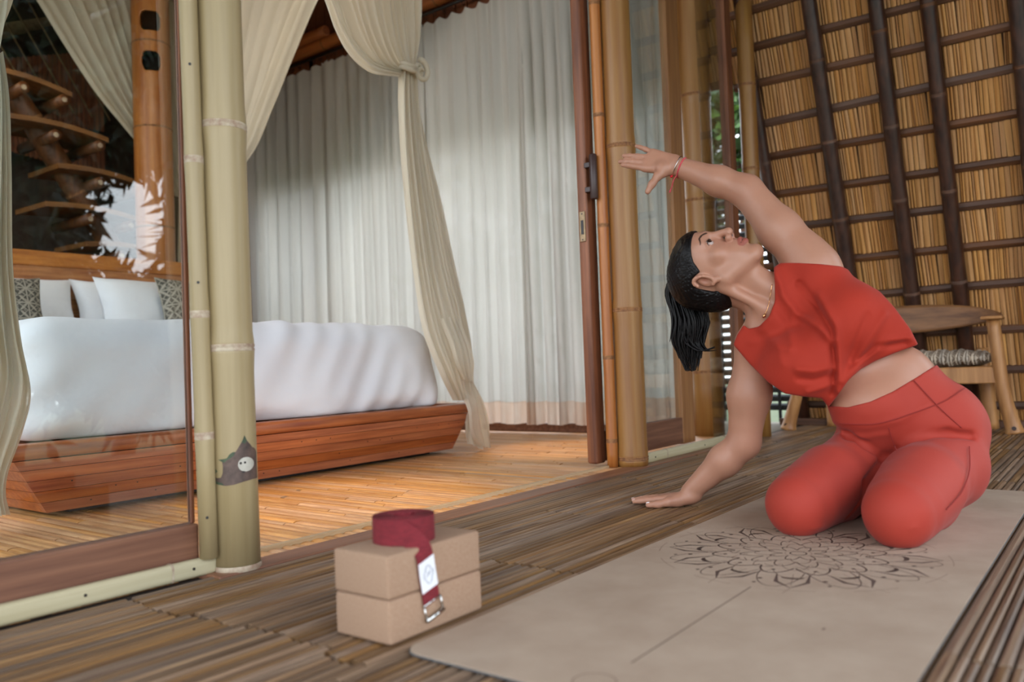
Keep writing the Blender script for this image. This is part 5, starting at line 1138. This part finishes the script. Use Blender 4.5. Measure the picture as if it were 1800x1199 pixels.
V, F = surface_nets(D, lo4, 0.0032); obj('hair', V, F, HAIR, per, True)
TB = aX(1198, 478, 2.11)
MB().tube([TB+0.026*(np.cos(a)*CR*0.85+np.sin(a)*vd)+0.004*np.sin(2*a)*CU for a in np.linspace(0, 2*PI, 24)[:-1]], 0.009, 8, closed=True).build('hair_tie', M['black'], per, True)
rg = np.random.default_rng(5); pt = MB()
for i in range(230):
    a = rg.uniform(0, 2*PI); rr = math.sqrt(rg.uniform(0, 1)); ox, od = rr*math.cos(a), rr*math.sin(a); e_ = rg.uniform(0.72, 1.0)
    cl = [(1214, 462, 0.030), (1198, 480, 0.022), (1196, 515, 0.040), (1212, 560, 0.052), (1208, 600, 0.048), (1212, 630, 0.032), (1216, 652, 0.016)]
    if rg.random() < 0.10: cl = cl[:4]+[(1218, 600, 0.034), (1236, 616, 0.016), (1256, 613+rg.uniform(-4, 4), 0.006)]
    n_ = max(4, int(round(len(cl)*e_))); cl = cl[:n_]; ph = rg.uniform(0, 6); P = []
    for k, (x_, y_, w_) in enumerate(cl): P.append(aX(x_, y_, 2.11)+CR*(ox*w_+0.004*math.sin(k*1.7+ph))+vd*(od*w_*0.75+0.003*math.cos(k*1.3+ph)))
    P = smoothpath(P, 18); pt.tube(P, np.r_[np.linspace(0.0042, 0.0040, 9), np.linspace(0.0038, 0.0008, 9)], 6, cap=False)
pt.build('ponytail', HAIR, per, True)

# ---------- nails, bracelets, necklace
NL = material('pale_nail', lin(222, 190, 182), None, rough=0.3); nlw = material('white_nail', lin(232, 226, 226), None, rough=0.3)
for i, (p, dd, up, r) in enumerate(nails):
    dd = dd/np.linalg.norm(dd); up = up-dd*(up@dd); up /= np.linalg.norm(up); sd_ = np.cross(dd, up); V = []; F = []
    for a in range(5):
        for c in range(5):
            x_ = -1+0.5*a; y_ = -1+0.5*c; V.append(p+dd*(x_*0.0048+0.001)+sd_*y_*r*0.62*(1-0.15*max(0, x_))+up*(r*math.sqrt(max(0.1, 1-(y_*0.62)**2))+0.0004-0.0012*max(0, x_)**2))
    F = [(a*5+c, a*5+c+1, (a+1)*5+c+1, (a+1)*5+c) for a in range(4) for c in range(4)]
    no_ = obj('fingernail', V, F, nlw if i == 9 else NL, bo, True); sm_ = no_.modifiers.new('t', 'SOLIDIFY'); sm_.thickness = 0.0006
RED = material('red_string', lin(176, 44, 56), lin(206, 90, 96), (200, 200, 200), rough=0.8); SIL = M['steel']; GOLD = material('gold_chain', lin(214, 160, 110), None, rough=0.25, metal=1.0)
fa = J['elL']-J['wrL']; fa /= np.linalg.norm(fa); s1 = np.cross(fa, (0, 0, 1)); s1 /= np.linalg.norm(s1); s2 = np.cross(fa, s1)
def bangle(off, r, th, mat, name, tilt=0.0): MB().tube([J['wrL']+fa*(off+tilt*math.cos(a))+r*(math.cos(a)*s1+math.sin(a)*s2) for a in np.linspace(0, 2*PI, 32)[:-1]], th, 8, closed=True).build(name, mat, per, True)
bangle(0.020, 0.0285, 0.0022, RED, 'red_string_bracelet', 0.003); bangle(0.006, 0.0285, 0.0014, SIL, 'silver_bracelet', 0.006)
w0 = J['wrL']+fa*0.004-v3(0, 0, 0.028)-vd*0.012
MB().tube(smoothpath([w0, w0+(0.0, 0.010, -0.012), w0+(0.0, 0.016, -0.030), w0+(0.0, 0.024, -0.044)], 14), np.r_[np.full(11, 0.0016), 0.0024, 0.0030, 0.002], 6).build('bracelet_cord_end', RED, per, True)
MB().tube([w0+(0, 0.016, 0.002), w0+(0, 0.014, -0.002)], 0.0045, 8).build('red_bead', material('red_bead', lin(206, 30, 44), None, rough=0.35), per, True)
bx, by = pix(np.array([v.co[:] for v in bo.data.vertices])+np.array(per.location)); bV = np.array([v.co[:] for v in bo.data.vertices])+np.array(per.location); bz = (bV-CAM)@CF
def on_skin(pts, n, lift=0.002):
    Q = []
    for p in smoothpath([(a, b, 0) for a, b in pts], n):
        m = np.hypot(bx-p[0], by-p[1]) < 6
        if not m.any(): continue
        d = CR*((p[0]-900)/FPX)-CU*((p[1]-599.5)/FPX)+CF; Q.append(CAM+d*(bz[m].min()-lift))
    Q = np.array(Q); Q[1:-1] = (Q[:-2]+2*Q[1:-1]+Q[2:])/4; return Q
Q = on_skin([(1357, 500), (1354, 520), (1350, 540), (1345, 552)], 30); nkl = MB().tube(Q, 0.0010, 6).build('necklace', GOLD, per, True)
MB().tube([Q[-1], Q[-1]+(0, 0.003, -0.005), Q[-1]+(0, 0.006, -0.009)], [0.002, 0.0042, 0.002], 8).build('necklace_pendant', GOLD, per, True)
